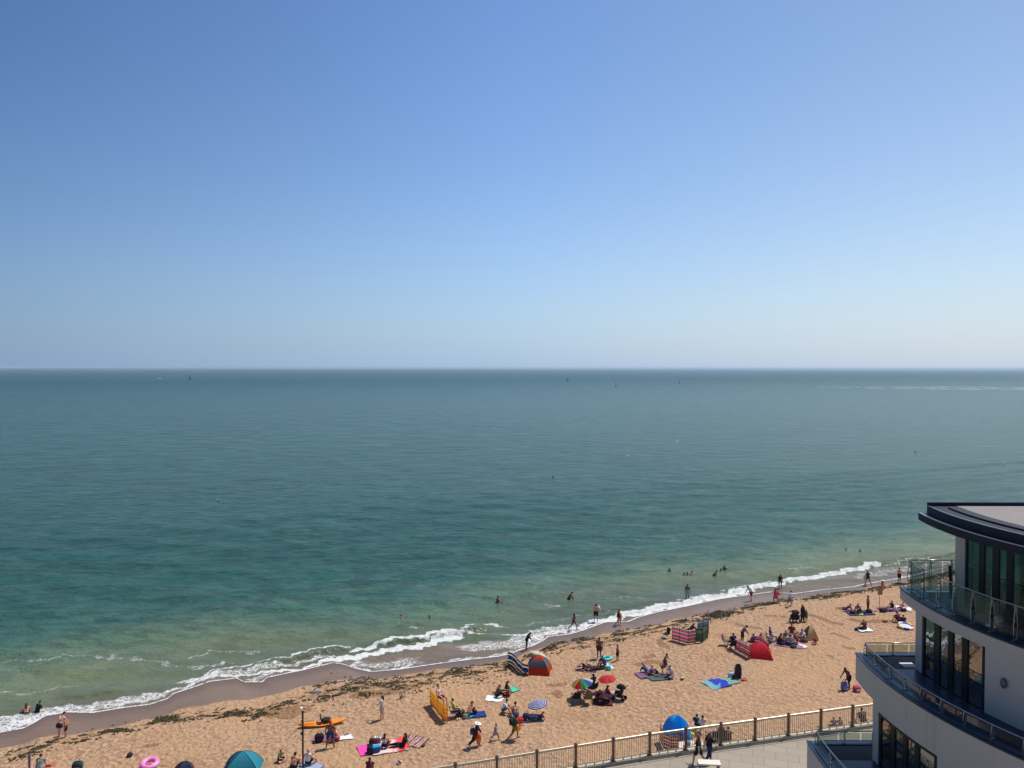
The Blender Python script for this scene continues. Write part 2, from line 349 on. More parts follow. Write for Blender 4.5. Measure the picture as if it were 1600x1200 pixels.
def sea_material():
    t = NT('sea_water'); P = t.coord('Object')
    d = t.attr('offshore'); foam = t.attr('foam'); thin = t.attr('thin')
    big = t.noise(t.mapping(P, (1, 2.2, 1), (0, 0, R(-12))), 0.035, 4, 0.6)
    big2 = t.noise(t.mapping(P, (1, 3.0, 1), (0, 0, R(-5))), 0.006, 4, 0.6)
    dd = t.math('ADD', d, t.math('MULTIPLY', t.math('SUBTRACT', big, 0.5), 13.0))
    rp = t.n('ShaderNodeValToRGB'); t.set(rp.inputs[0], t.math('DIVIDE', dd, 60.0)); cr = rp.color_ramp
    stops = [(0.0, (112, 106, 86)), (0.07, (110, 116, 90)), (0.14, (116, 124, 92)), (0.22, (102, 122, 96)), (0.33, (64, 100, 86)), (0.55, (44, 86, 76))]
    while len(cr.elements) < len(stops): cr.elements.new(0.5)
    for e, (p, c) in zip(cr.elements, stops): e.position = p; e.color = rgb(*c)
    far = t.mr(d, 90, 1400, 0, 1)
    col = t.mix(far, rp.outputs[0], rgb(32, 80, 80))
    pat = t.mr(big2, 0.35, 0.68); col = t.mix(t.math('MULTIPLY', pat, 0.45), col, rgb(40, 84, 80))
    brd = t.mr(t.noise(t.mapping(P, (1, 2.5, 1), (0, 0, R(-20))), 0.09, 4, 0.65), 0.48, 0.72)
    col = t.mix(t.math('MULTIPLY', brd, t.mr(d, 5, 40, 0.35, 0.12)), col, rgb(96, 112, 92))
    sand = t.mix(t.noise(P, 1.2, 4), rgb(116, 98, 84), rgb(138, 118, 102))
    col = t.mix(t.math('MULTIPLY', thin, 0.9), col, sand)
    stk = t.noise(t.mapping(P, (1, 1.5, 1), (0, 0, R(-4))), 0.42, 3, 0.6); stk2 = t.noise(t.mapping(P, (1, 1.5, 1), (0, 0, R(5))), 0.10, 4, 0.65); stk3 = t.noise(t.mapping(P, (1, 2.0, 1)), 0.022, 4, 0.65)
    k1 = t.mr(stk, .42, .58, -1, 1); k2 = t.mr(stk2, .40, .60, -1, 1); k3 = t.mr(stk3, .38, .62, -1, 1)
    sk = t.math('ADD', t.math('MULTIPLY', k1, 0.10), t.math('ADD', t.math('MULTIPLY', k2, t.mr(d, 30, 250, 0.05, 0.12)), t.math('MULTIPLY', k3, t.mr(d, 100, 700, 0.04, 0.09))))
    sk = t.math('MULTIPLY', sk, t.mr(d, 2, 18, 0.3, 1.0))
    hsv = t.n('ShaderNodeHueSaturation'); t.set(hsv.inputs['Value'], t.math('ADD', 1.0, t.math('MULTIPLY', sk, 1.5))); t.set(hsv.inputs['Color'], col); col = hsv.outputs[0]  # light and dark of small waves put into the water colour
    # floating weed darkening close in
    wd = t.mr(t.noise(t.mapping(P, (1, 2.0, 1), (0, 0, R(-26))), 0.55, 5, 0.7), 0.64, 0.74)
    col = t.mix(t.math('MULTIPLY', wd, t.mr(d, 3, 24, 0.30, 0)), col, rgb(52, 56, 36))
    # foam: soft cells and filaments
    Pf = t.mapping(P, (1, 1, 1)); warp = t.noise(Pf, 1.6, 4, 0.6, 0, 1)
    Pw = t.vmath('ADD', Pf, t.vmath('MULTIPLY', warp, (0.9, 0.9, 0.0)))
    ve = t.voro(Pw, 2.3, 'DISTANCE_TO_EDGE'); ve2 = t.voro(Pw, 5.5, 'DISTANCE_TO_EDGE')
    lace = t.math('SUBTRACT', 1.0, t.math('MINIMUM', t.math('MULTIPLY', ve, 4.6), t.math('ADD', t.math('MULTIPLY', ve2, 3.2), 0.12)), clamp=True)
    nz = t.noise(P, 2.2, 6, 0.7)
    pat = t.math('ADD', t.math('MULTIPLY', lace, 0.62), t.math('MULTIPLY', nz, 0.45))
    mod = t.noise(P, 0.9, 5, 0.7); mod2 = t.noise(P, 0.28, 3, 0.6)
    fe = t.math('MULTIPLY', foam, t.math('ADD', 0.50, t.math('ADD', t.math('MULTIPLY', mod, 0.60), t.math('MULTIPLY', mod2, 0.32))))
    thr = t.math('SUBTRACT', 1.17, fe)
    fm = t.mr(pat, t.math('SUBTRACT', thr, 0.15), t.math('ADD', thr, 0.19))
    fm = t.math('MAXIMUM', t.math('MULTIPLY', fm, t.mr(nz, .25, .7, .72, 1.0)), t.math('MULTIPLY', t.math('MULTIPLY', fe, fe), 0.22))
    fm = t.math('MULTIPLY', fm, t.math('GREATER_THAN', foam, 0.05))
    # distant whitecaps on a shoal, far right, and sun glints painted as sparse white flecks elsewhere
    sp = t.n('ShaderNodeSeparateXYZ'); t.set(sp.inputs[0], P)
    band = t.math('MULTIPLY', t.mr(sp.outputs['Y'], 860, 915), t.mr(sp.outputs['Y'], 1100, 1020))
    band = t.math('MULTIPLY', band, t.mr(sp.outputs['X'], 330, 560))
    caps = t.noise(t.mapping(P, (1, 0.16, 1)), 0.16, 3, 0.7)
    fm2 = t.math('MULTIPLY', band, t.mr(caps, 0.50, 0.60))
    glint_n = t.noise(t.mapping(P, (1, 0.5, 1)), 0.35, 2, 0.5)
    glint_m = t.math('MULTIPLY', t.mr(glint_n, 0.75, 0.79), t.mr(d, 50, 90))
    fm = t.math('MAXIMUM', fm, t.math('MAXIMUM', t.math('MULTIPLY', fm2, 0.5), t.math('MULTIPLY', glint_m, t.mr(sp.outputs['X'], -100, 250, .15, .9))))
    col = t.mix(fm, col, (0.86, 0.86, 0.83, 1))
    hv2 = t.n('ShaderNodeHueSaturation'); hv2.inputs['Value'].default_value = .84; t.set(hv2.inputs['Color'], col); col = hv2.outputs[0]
    # relief: ripples, wind waves, swell
    h1 = t.noise(t.mapping(P, (1, 1.7, 1), (0, 0, R(8))), 1.9, 3, 0.6)
    h2 = t.noise(t.mapping(P, (1, 1.5, 1), (0, 0, R(-6))), 0.50, 4, 0.62)
    h3 = t.noise(t.mapping(P, (1, 1.6, 1), (0, 0, R(4))), 0.12, 3, 0.6)
    h4 = t.noise(t.mapping(P, (1, 1.8, 1), (0, 0, R(-3))), 0.026, 3, 0.6)
    hh = t.math('ADD', t.math('MULTIPLY', h1, 0.14), t.math('MULTIPLY', h2, 0.55))
    hh = t.math('ADD', hh, t.math('MULTIPLY', h3, t.mr(d, 40, 400, 0.8, 2.6)))
    hh = t.math('ADD', hh, t.math('MULTIPLY', h4, t.mr(d, 150, 1500, 0.0, 9.0)))
    hh = t.math('ADD', hh, t.math('MULTIPLY', fm, 0.06))
    st = t.mr(d, 0.3, 14, 0.35, 1.0)
    nrm = t.bump(hh, st, 1.0)
    ro = t.math('ADD', t.mr(d, 20, 1500, 0.16, 0.34), t.math('MULTIPLY', fm, 0.4))
    return t.surf(t.bsdf(col, ro, nrm, ior=1.333, spec=0.09))
SEA_MAT = sea_material()
sheet('sea', us_sea, ds_sea, sea_z, {'offshore': lambda U, D, V: D, 'foam': foam_f, 'thin': thin_f}, SEA_MAT)

def sand_material():
    t = NT('beach_sand'); P = t.coord('Object'); wet = t.attr('wet'); weed = t.attr('weed'); off = t.attr('offshore')
    n1 = t.noise(P, 0.35, 5, 0.6); n2 = t.noise(P, 3.0, 5, 0.65)
    w = t.math('ADD', wet, t.math('MULTIPLY', t.math('SUBTRACT', n1, 0.5), 0.9)); wf = t.mr(w, 0.36, 0.64)
    tr = t.noise(t.mapping(P, (1, 1, 1), (0, 0, R(35))), 0.8, 4, 0.65)
    dry = t.mix(t.mr(n2, .3, .7), rgb(158, 124, 94), rgb(214, 176, 142))
    dry = t.mix(t.mr(t.noise(P, 0.12, 3), 0.4, 0.7), dry, rgb(200, 160, 122))
    dry = t.mix(t.math('MULTIPLY', t.mr(tr, 0.60, 0.74), 0.45), dry, rgb(140, 102, 68))
    dk = t.noise(t.mapping(P, (1.3, 1, 1), (0, 0, R(30))), 3.6, 3, .55); dry = t.mix(t.mr(dk, .56, .68, 0, .60), dry, rgb(142, 104, 72)); pth = t.noise(t.mapping(P, (1, 2.6, 1), (0, 0, R(-26))), .16, 4, .6)
    dry = t.mix(t.mr(pth, .52, .66, 0, .30), dry, rgb(168, 128, 92))
    wetc = t.mix(n1, rgb(124, 98, 76), rgb(146, 118, 94)); wetc = t.mix(t.mr(off, -2.0, -0.2), wetc, rgb(118, 96, 80))
    col = t.mix(wf, dry, wetc)
    sc = t.noise(t.mapping(P, (1, 1.6, 1), (0, 0, R(-26))), 1.1, 6, 0.7)
    wm = t.mr(t.math('ADD', t.math('MULTIPLY', weed, 0.42), sc), 0.86, 1.02)
    col = t.mix(t.math('MULTIPLY', wm, 0.55), col, rgb(104, 84, 50))
    spk = t.mr(t.voro(P, 0.55), 0.0, 0.11, 1, 0); spk = t.math('MULTIPLY', spk, t.mr(t.noise(P, 0.3, 2), 0.5, 0.6))
    col = t.mix(t.math('MULTIPLY', spk, 0.7), col, rgb(70, 55, 36))
    dug = t.attr('dug'); dn = t.mr(t.math('ADD', dug, t.math('MULTIPLY', t.noise(P, 2.6, 4, .7), .7)), .72, 1.0); col = t.mix(t.math('MULTIPLY', dn, .62), col, rgb(134, 96, 62))
    hv2 = t.n('ShaderNodeHueSaturation'); hv2.inputs['Value'].default_value = .82; t.set(hv2.inputs['Color'], col); col = hv2.outputs[0]
    # trampled relief: overlapping footprints
    wv = t.vmath('ADD', P, t.vmath('MULTIPLY', t.noise(P, 1.5, 3, 0.6, 0, 1), (0.5, 0.5, 0)))
    f1 = t.voro(t.mapping(wv, (1.25, 0.85, 1), (0, 0, R(40))), 3.4, 'SMOOTH_F1'); f2 = t.voro(t.mapping(wv, (0.9, 1.3, 1), (0, 0, R(-20))), 4.4, 'SMOOTH_F1')
    h = t.math('ADD', t.math('MULTIPLY', f1, 0.42), t.math('MULTIPLY', f2, 0.26)); h = t.math('ADD', h, t.math('ADD', t.math('MULTIPLY', n2, 0.40), t.math('MULTIPLY', t.noise(P, 2.6, 4, .65), 0.40)))
    hs = t.math('MULTIPLY', t.math('SUBTRACT', 1.0, t.math('MULTIPLY', wf, 0.93)), 0.60)
    nrm = t.bump(h, hs, 0.55)
    nrm = t.bump(t.noise(P, 0.5, 3), 0.3, 0.4, nrm)
    ro = t.mr(wf, 0, 1, 0.95, 0.42)
    return t.surf(t.bsdf(col, ro, nrm, spec=t.mr(wf, 0, 1, 0.15, 0.5)))
us_sand = np.concatenate([-np.geomspace(60000, 9, 30), np.arange(-8, 150, 0.4), np.geomspace(150.5, 70000, 30)])
ds_sand = np.concatenate([-np.geomspace(60000, 44, 30), np.arange(-43, -14, 0.4), np.arange(-14, 4, 0.2), np.arange(4, 60, 2.0)])
def wet_f(U, D, V):
    e = interp(WET, U)+0.25*np.sin(U*0.7)+0.15*np.sin(U*2.3+1); return 0.5+np.clip((V-e)/1.2, -1, 1)*0.9
def weed_f(U, D, V):
    e = interp(WEED, U); w = np.interp(U, [a for a, b in WEEDW], [b for a, b in WEEDW])
    return np.exp(-((V-e)/w)**2)
DUG = [([(998,1037),(1016,1033),(1030,1036)], .55, .55), ([(1010,1026),(1022,1024)], .45, .4), ([(1195,962),(1225,963)], .35, .35), ([(1262,960),(1280,966),(1298,972),(1312,975)], .6, .5), ([(1335,968),(1352,971),(1378,970),(1400,972)], .7, .6), ([(1300,990),(1325,997)], .5, .4),
 ([(863,1072),(880,1070)], .5, .4), ([(866,1082),(875,1088)], .4, .4), ([(1150,975),(1185,982)], .5, .4), ([(1030,1000),(1040,1012)], .4, .4), ([(230,1166),(240,1164)], .35, .35), ([(1200,1000),(1190,990)], .4, .4), ([(1316,1010),(1330,1014)], .4, .4), ([(1290,1022),(1300,1026)], .3, .3), ([(420,1112),(450,1118),(470,1108)], 1.1, .9), ([(560,1085),(600,1080),(650,1068)], .8, 1.0)]
def dug_f(U, D, V):
    nr = np.nonzero((D > -34) & (D < 2) & (U > -6) & (U < 140)); f = np.zeros(U.shape)
    for P, a, b in DUG: f = np.maximum(f, stroke(pl(P, 0.0), U, V, a, b, nr, .3))
    return f
SAND_MAT = sand_material()
def sandz(U, D, V):
    z = beach_z(U, V)
    lump = 0.05*np.sin(U*0.8+1.7*np.sin(V*0.5))*np.sin(V*0.9+1.1*np.sin(U*0.37))+0.04*np.sin(U*0.31+2)*np.sin(V*0.43)
    return z+(lump-0.02)*sm(5, 9, -D)*(np.abs(U) < 400)*0.5
sheet('beach_sand', us_sand, ds_sand, sandz, {'wet': wet_f, 'weed': weed_f, 'dug': dug_f, 'offshore': lambda U, D, V: D}, SAND_MAT)
# ================================================================ seaweed strewn along the tide line
def smooth_noise(u, v, s=1.0, seed=0.0):
    return mnoise.noise(Vector((u*s+seed, v*s-seed, seed)))
def weed_mesh():
    mb = MB(); n = 0
    spots = []
    for _ in range(30000):
        u = random.uniform(-5, 125); e = float(interp(WEED, u)); w = float(np.interp(u, [a for a, b in WEEDW], [b for a, b in WEEDW]))
        v = e+random.gauss(0, 0.62)*w
        q = smooth_noise(u, v*2.0, 0.55, 3.1)+0.8*smooth_noise(u, v*2.2, 1.7, 9.7)
        lim = -0.04+0.13*abs(v-e)/w-0.12*sm(20, 26, u)*(1-sm(40, 48, u))
        if u > 74: lim -= 0.42
        if q < lim: continue
        spots.append((u, v, min(1.0, (q-lim)*2.2)))
    for px, py, c, sp in ((1122, 961, 170, .75), (1112, 963, 60, 1.0), (1100, 966, 60, 1.3)):      # the heap
        g = G(px, py); u0, v0 = uv(g)
        for _ in range(c):
            a, b = random.gauss(0, sp*.8), random.gauss(0, sp*.5); spots.append((u0+a, v0+b, 1.4))
    hp = uv(G(1122, 962))
    for u, v, k in spots:
        x = O.x+u*EU.x+v*EV.x; y = O.y+u*EU.y+v*EV.y; z = gz(x, y)
        if z <= SEA_Z+0.03: continue
        hh = 0.42*math.exp(-(((u-hp[0])/0.8)**2+((v-hp[1])/0.55)**2))
        r = random.uniform(0.045, 0.14)*(0.55+0.5*min(k, 1)); a = random.uniform(0, 6.28); m = random.choice((5, 6, 7)); top = []
        for i in range(m):
            an = a+6.283*i/m; rr = r*random.uniform(0.35, 1.25)
            top.append((x+rr*1.4*math.cos(an)*EU.x-rr*0.8*math.sin(an)*EU.y, y+rr*1.4*math.cos(an)*EU.y+rr*0.8*math.sin(an)*EU.x, z+0.015+hh))
        c = (x+random.uniform(-.03, .03), y+random.uniform(-.03, .03), z+hh+random.uniform(0.04, 0.13)*(0.5+k*0.6))
        mb.add(top+[c], [(i, (i+1) % m, m) for i in range(m)])
    t = NT('seaweed'); P = t.coord(); nz = t.noise(P, 3.0, 4)
    col = t.mix(nz, rgb(44, 38, 20), rgb(92, 78, 36))
    o = mb.build('seaweed', t.surf(t.bsdf(col, 0.6, spec=0.4)))
    tag(o, kind='stuff', label='dark brown seaweed strewn along the tide line on the sand')
weed_mesh()

# ================================================================ promenade, sea wall, railing
PZ = 3.0
PROM = [(-400, -75), (-60, 16.5)]
A0 = onz(690, 1200, PZ+1.25); A1 = onz(1015, 1184, PZ); A2 = onz(1332, 1138.7, PZ); A2d = (A2-A1).normalized()
edge = [A0+(A0-A1)*6.0, A0+(A0-A1)*1.2, Vector((A0.x, A0.y, 0)), A1, A2, A2+A2d*30, A2+A2d*110]
edge = [Vector((p.x, p.y, 0)) for p in edge]
nrm2 = lambda a, b: Vector((-(b-a).y, (b-a).x, 0)).normalized()
def offset_line(P, d):
    out = []
    for i, p in enumerate(P):
        a = nrm2(P[max(i-1, 0)], P[max(i-1, 0)+1]); b = nrm2(P[min(i, len(P)-2)], P[min(i, len(P)-2)+1]); n = (a+b).normalized()
        out.append(p+n*d)
    return out
def prism_line(name, P, d0, d1, z0, z1, m, parent=None):
    a = offset_line(P, d0); b = offset_line(P, d1); mb = MB(); n = len(P); V = []
    for p, q in zip(a, b): V += [(p.x, p.y, z0), (q.x, q.y, z0), (q.x, q.y, z1), (p.x, p.y, z1)]
    Fc = [(0, 1, 2, 3), (4*n-4, 4*n-1, 4*n-2, 4*n-3)]
    for i in range(n-1):
        k = 4*i; Fc += [(k+j, k+4+j, k+4+(j+1) % 4, k+(j+1) % 4) for j in range(4)]
    return mb.add(V, Fc).build(name, m, parent)
def paving_material():
    t = NT('promenade_paving'); P = t.coord(); ang = math.atan2(A2d.y, A2d.x)
    br = t.n('ShaderNodeTexBrick'); t.set(br.inputs['Vector'], t.mapping(P, rot=(0, 0, -ang+R(32))))
    br.inputs['Scale'].default_value = 1.0; br.inputs['Brick Width'].default_value = 1.2; br.inputs['Row Height'].default_value = 0.8
    br.inputs['Mortar Size'].default_value = 0.015; br.inputs['Color1'].default_value = rgb(148, 137, 121); br.inputs['Color2'].default_value = rgb(157, 146, 130)
    br.inputs['Mortar'].default_value = rgb(112, 103, 90); nz = t.noise(P, 0.8, 5, .6); n2 = t.noise(P, 9, 4)
    col = t.mix(t.math('MULTIPLY', t.mr(nz, .5, .75), .35), br.outputs[0], rgb(135, 124, 108))
    col = t.mix(t.math('MULTIPLY', n2, .3), col, rgb(168, 157, 141))
    return t.surf(t.bsdf(col, 0.85, t.bump(n2, .2, .02)))
def concrete(name, r, g, b):
    t = NT(name); P = t.coord(); nz = t.noise(P, 1.3, 6, .65); st = t.noise(t.mapping(P, (3, 3, .3)), 1.0, 4)
    col = t.mix(nz, rgb(r-16, g-16, b-18), rgb(r+12, g+11, b+9)); col = t.mix(t.math('MULTIPLY', t.mr(st, .5, .7), .3), col, rgb(r-30, g-32, b-36))
    return t.surf(t.bsdf(col, 0.85, t.bump(nz, .4, .03)))
PAVE = paving_material(); CONC = concrete('sea_wall_concrete', 150, 142, 126)
mb = MB(); inner = [Vector((500, -120, 0)), Vector((-500, -220, 0))]; e0 = offset_line(edge, -0.42)
mb.add([(p.x, p.y, PZ) for p in e0]+[(p.x, p.y, PZ) for p in inner], [tuple(range(len(e0)+2))[::-1]])
tag(mb.build('promenade', PAVE), kind='structure')
sw = prism_line('sea_wall', edge, -0.42, 0.30, -1.0, PZ+0.02, CONC); tag(sw, 'pale concrete sea wall carrying the promenade above the sand', 'sea wall')
kb = prism_line('kerb', edge, -0.14, 0.16, PZ+0.025, PZ+0.14, concrete('kerb_concrete', 186, 176, 154)); tag(kb, 'pale stone kerb running under the railing', 'kerb')

RAIL_DARK = mat(106, 86, 72, 0.5, 0.3); RAIL_LIGHT = mat(176, 164, 142, 0.35, 0.3, bump=0); BAL = mat(192, 178, 152, 0.45, 0.2, bump=0)
# posts follow the line of the edge at an even spacing that passes through A1 and A2
def line_pt(s):
    if s < 0: d = (edge[2]-edge[3]).normalized(); return edge[3]+d*(-s)
    return edge[3]+Vector((A2d.x, A2d.y, 0)).normalized()*s
SP = (edge[4]-edge[3]).length/6.0
railing = empty('promenade_railing', line_pt(-0.1)+Vector((0, 0, PZ+.14)), 'pale metal railing with dark posts and upright bars along the edge of the promenade', 'railing')
r0 = railing.location.copy()
def panel_mesh(L):
    b = MB(); n = 16
    for i in range(1, n): b.box((L*i/n, 0, 0.60), (0.022, 0.022, 0.92))
    b.box((L/2, 0, 0.13), (L-0.10, 0.03, 0.045)); b.box((L/2, 0, 1.07), (L-0.10, 0.03, 0.03))
    for i in (0.27, 0.5, 0.73): b.box((L*i, 0, 0.05), (0.05, 0.05, 0.12))
    return b
first = None
for k in range(-13, 22):
    a = line_pt(k*SP); c = line_pt((k+1)*SP); ang = math.atan2((c-a).y, (c-a).x); loc = a+Vector((0, 0, PZ+.14))-r0
    if first is None:
        pb = MB(); pb.box((0, 0, 0.60), (0.11, 0.11, 1.22)); pb.box((0, 0, 1.235), (0.17, 0.17, 0.04)); pb.ell((0, 0, 1.27), (.06, .06, .05), 8, 4); pb.box((0, 0, 0.02), (0.24, 0.24, 0.04)); pb.box((0.0, 0.16, 0.12), (0.05, 0.28, 0.06))
        post = pb.build('post', RAIL_DARK, railing); pan = panel_mesh(SP).build('baluster_panel', BAL, railing)
        rb = MB(); rb.tube([(0.06, 0, 1.15), (SP-.06, 0, 1.15)], 0.045, 8); rail = rb.build('handrail', RAIL_LIGHT, railing)
        first = (post, pan, rail); objs = first
    else: objs = [link(o.copy(), railing) for o in first]
    for o in objs: o.location = loc; o.rotation_euler = (0, 0, ang)

# ================================================================ apartment building with curved terraces
CX, CY = 27.3, 28.0
RENDER = None
def render_mat():
    t = NT('white_render'); P = t.coord(); nz = t.noise(P, 0.7, 5, .6); st = t.noise(t.mapping(P, (2.5, 2.5, .25)), 1.0, 4, .6)
    col = t.mix(nz, rgb(176, 168, 158), rgb(186, 178, 167)); col = t.mix(t.math('MULTIPLY', t.mr(st, .52, .75), .40), col, rgb(146, 138, 126))
    return t.surf(t.bsdf(col, 0.8, t.bump(t.noise(P, 30, 2), .1, .01)))
RENDER = render_mat()
NAVY = mat(30, 44, 66, 0.32, 0.2, var=.25, scale=1.5, bump=0.05, name='navy_metal')
NAVYD = mat(14, 22, 38, 0.65, 0.0, var=.2, scale=2, bump=0.03, name='navy_fascia')
TRIM = mat(120, 132, 150, 0.3, 0.6, name='trim_metal', bump=0)
FRAME = mat(24, 27, 34, 0.4, 0.3, bump=0); STEEL = mat(150, 150, 146, 0.28, 0.85, bump=0, var=.06)
def glass_mat(name, tint, transp, rough=0.02):
    t = NT(name); lw = t.n('ShaderNodeLayerWeight'); lw.inputs['Blend'].default_value = 0.30
    tr = t.n('ShaderNodeBsdfTransparent'); tr.inputs[0].default_value = tint
    gl = t.n('ShaderNodeBsdfGlossy'); gl.inputs['Roughness'].default_value = rough; gl.inputs[0].default_value = (.9, .95, .95, 1)
    mx = t.n('ShaderNodeMixShader'); t.set(mx.inputs[0], t.math('MULTIPLY', lw.outputs['Fresnel'], transp, clamp=True))
    t.t.links.new(tr.outputs[0], mx.inputs[1]); t.t.links.new(gl.outputs[0], mx.inputs[2]); return t.surf(mx.outputs[0])
GLASS_CLEAR = glass_mat('balustrade_glass', (.66, .72, .71, 1), 0.11)
GLASS_DARK = glass_mat('window_glass', (.16, .20, .17, 1), 0.30)
GLASS_TOP = glass_mat('window_glass_pale', (.30, .40, .36, 1), 0.22)

def arc(Rr, y_start=None, a_end=R(262), n=40, a_start=None):
    """points on the facade circle; angle 180 deg faces -X, grows towards the camera side"""
    if a_start is None: a_start = math.pi-math.asin((y_start-CY)/Rr)
    return [(CX+Rr*math.cos(a_start+(a_end-a_start)*i/n), CY+Rr*math.sin(a_start+(a_end-a_start)*i/n)) for i in range(n+1)]
def ang_at(px, Rr, py=1000):
    d = ray(px, py); d = Vector((d.x, d.y)); d.normalize(); c = Vector((CX, CY)); b = d.dot(c); disc = b*b-(c.dot(c)-Rr*Rr)
    t = b-math.sqrt(disc); p = d*t; return math.atan2(p.y-CY, p.x-CX) % (2*math.pi)
def pol(Rr, a): return (CX+Rr*math.cos(a), CY+Rr*math.sin(a))
XE = 48.0; YB = 6.0
def slab(name, Rr, y0, z0, z1, m, parent, a_end=R(262), n=48):
    pts = arc(Rr, y0, a_end, n); lo = pts+[(XE, pts[-1][1]), (XE, y0)]
    k = len(lo); V = [(x, y, z0) for x, y in lo]+[(x, y, z1) for x, y in lo]
    F_ = [tuple(range(k))[::1], tuple(range(k, 2*k))[::-1]]+[(i, i+k, (i+1) % k+k, (i+1) % k) for i in range(k)]
    return MB().add(V, F_).build(name, m, parent)
def ring(name, Ro, Ri, a0, a1, z0, z1, m, parent, n=40):
    V = []; 
    for i in range(n+1):
        a = a0+(a1-a0)*i/n; o = pol(Ro, a); q = pol(Ri, a); V += [(*o, z0), (*q, z0), (*q, z1), (*o, z1)]
    F_ = [(0, 1, 2, 3), (4*n, 4*n+3, 4*n+2, 4*n+1)]
    for i in range(n):
        k = 4*i; F_ += [(k+j, k+4+j, k+4+(j+1) % 4, k+(j+1) % 4) for j in range(4)]
    return MB().add(V, F_).build(name, m, parent)
bld = empty('apartment_building', (CX, CY, 0), 'white rendered apartment building with curved terraces and navy roof edge', 'building')
bo = Vector((CX, CY, 0))
def bparent(o, p=None):
    o.parent = p or bld
    if p is None: o.location = Vector(o.location)-bo
    return o
class _P:            # builders write world coordinates; re-parent afterwards
    pass
def B(o): return bparent(o)
zc = lambda h: CAMZ-h
R1, R2, R3, R4 = 11.40, 12.1, 13.8, 15.8       # roof edge, top terrace, middle terrace, lower terrace
AE = R(262)
ys = lambda Rr, y: math.pi-math.asin((y-CY)/Rr)
# roof
B(slab('roof_soffit', R1, 30.5, zc(6.0), zc(5.72), NAVYD, None))
B(ring('roof_trim', R1+.015, R1-.10, ys(R1, 30.5), AE, zc(5.72), zc(5.705), TRIM, None))
def roofmat():
    t = NT('roof_felt'); P = t.coord(); nz = t.noise(P, 1.2, 5, .6); sp_ = t.mr(t.voro(P, 1.7), .05, .09, 1, 0); sp_ = t.math('MULTIPLY', sp_, t.mr(t.noise(P, 6, 2), .45, .5))
    col = t.mix(nz, rgb(122, 114, 110), rgb(142, 134, 128)); s2 = t.mr(t.noise(P, 14, 2), .70, .74); col = t.mix(t.math('MAXIMUM', sp_, s2), col, rgb(206, 202, 196))
    return t.surf(t.bsdf(col, .8, t.bump(nz, .2, .02)))
B(slab('roof_kerb', R1-.24, 30.2, zc(5.715), zc(5.40), NAVYD, None))
B(slab('roof_deck', R1-.42, 30.0, zc(5.41), zc(5.396), NAVYD, None))
B(ring('roof_upstand', R1-.80, R1-1.25, ys(R1-.8, 29.55), AE, zc(5.395), zc(5.33), NAVYD, None))
B(slab('roof_surface', R1-1.27, 29.9, zc(5.394), zc(5.36), roofmat(), None))
mbx = MB(); p0 = arc(R1-.24, 30.2)[0]; mbx.box(((p0[0]+XE)/2, 30.15, zc(5.33)), (XE-p0[0], .10, .13)); B(mbx.build('roof_parapet', NAVYD, None))
mbx = MB(); mbx.tube([(p0[0], 30.15, zc(5.26)), (XE, 30.15, zc(5.26))], .022, 6); B(mbx.build('parapet_trim', TRIM, None))
B(ring('kerb_trim', R1-.235, R1-.30, ys(R1-.24, 30.19), AE, zc(5.398), zc(5.375), TRIM, None))
# top floor: walls and glazing
RW1 = 10.70
FL1 = zc(8.70)
top_slab = B(slab('terrace_slab', R2, 30.4, zc(9.14), zc(8.72), RENDER, None))
B(slab('terrace_coping', R2+.03, 30.43, zc(8.72), zc(8.66), NAVY, None))
B(slab('terrace_floor', R2-.75, 29.95, zc(8.658), zc(8.645), mat(112, 124, 132, .5, var=.2, scale=1), None))
yw1 = 28.65; aw1 = ys(RW1, yw1)
def glazing(prefix, Rr, bands, z0, z1, glass, fr_out=0.05, head=0.12, sill=0.10, transom=None, y_px=1000):
    """bands: list of (px_left, px_right) glass panes; frame fills between first left and last right"""
    A = [(ang_at(a, Rr, y_px), ang_at(b, Rr, y_px)) for a, b in bands]
    a0 = A[0][0]-0.010; a1 = A[-1][1]+0.012
    fr = MB()
    def seg(b0, b1, zz0, zz1, dr=fr_out, n=6):
        V = []
        for i in range(n+1):
            a = b0+(b1-b0)*i/n; o = pol(Rr+dr, a); q = pol(Rr-.06, a); V += [(*o, zz0), (*q, zz0), (*q, zz1), (*o, zz1)]
        F_ = [(0, 1, 2, 3), (4*n, 4*n+3, 4*n+2, 4*n+1)]
        for i in range(n):
            k = 4*i; F_ += [(k+j, k+4+j, k+4+(j+1) % 4, k+(j+1) % 4) for j in range(4)]
        fr.add(V, F_)
    seg(a0, a1, z1-head, z1); seg(a0, a1, z0, z0+sill)
    prev = a0
    for (x, y) in A: seg(prev, x, z0+sill, z1-head, fr_out-.004); prev = y
    seg(prev, a1, z0+sill, z1-head, fr_out-.004)
    if transom:
        for i, zt in transom: seg(A[i][0], A[i][1], zt-.03, zt+.03, fr_out-.015)
    f = fr.build('window', FRAME, None); B(f)
    for (x, y) in A:
        V = []; n = 5
        for i in range(n+1):
            a = x+(y-x)*i/n; o = pol(Rr+.012, a); q = pol(Rr, a); V += [(*o, z0+sill), (*q, z0+sill), (*q, z1-head), (*o, z1-head)]
        F_ = [(0, 1, 2, 3), (4*n, 4*n+3, 4*n+2, 4*n+1)]
        for i in range(n):
            k = 4*i; F_ += [(k+j, k+4+j, k+4+(j+1) % 4, k+(j+1) % 4) for j in range(4)]
        g = MB().add(V, F_).build('pane', glass, None); g.parent = f
    return a0, a1
g0, g1 = glazing('top', RW1, [(1512, 1531), (1539, 1552), (1562, 1574), (1584, 1608)], FL1+.02, zc(6.02), GLASS_TOP, transom=None, y_px=900)
B(ring('corner_wall', RW1+.02, RW1-.28, aw1, g0-.001, FL1-.02, zc(6.005), RENDER, None, 4))
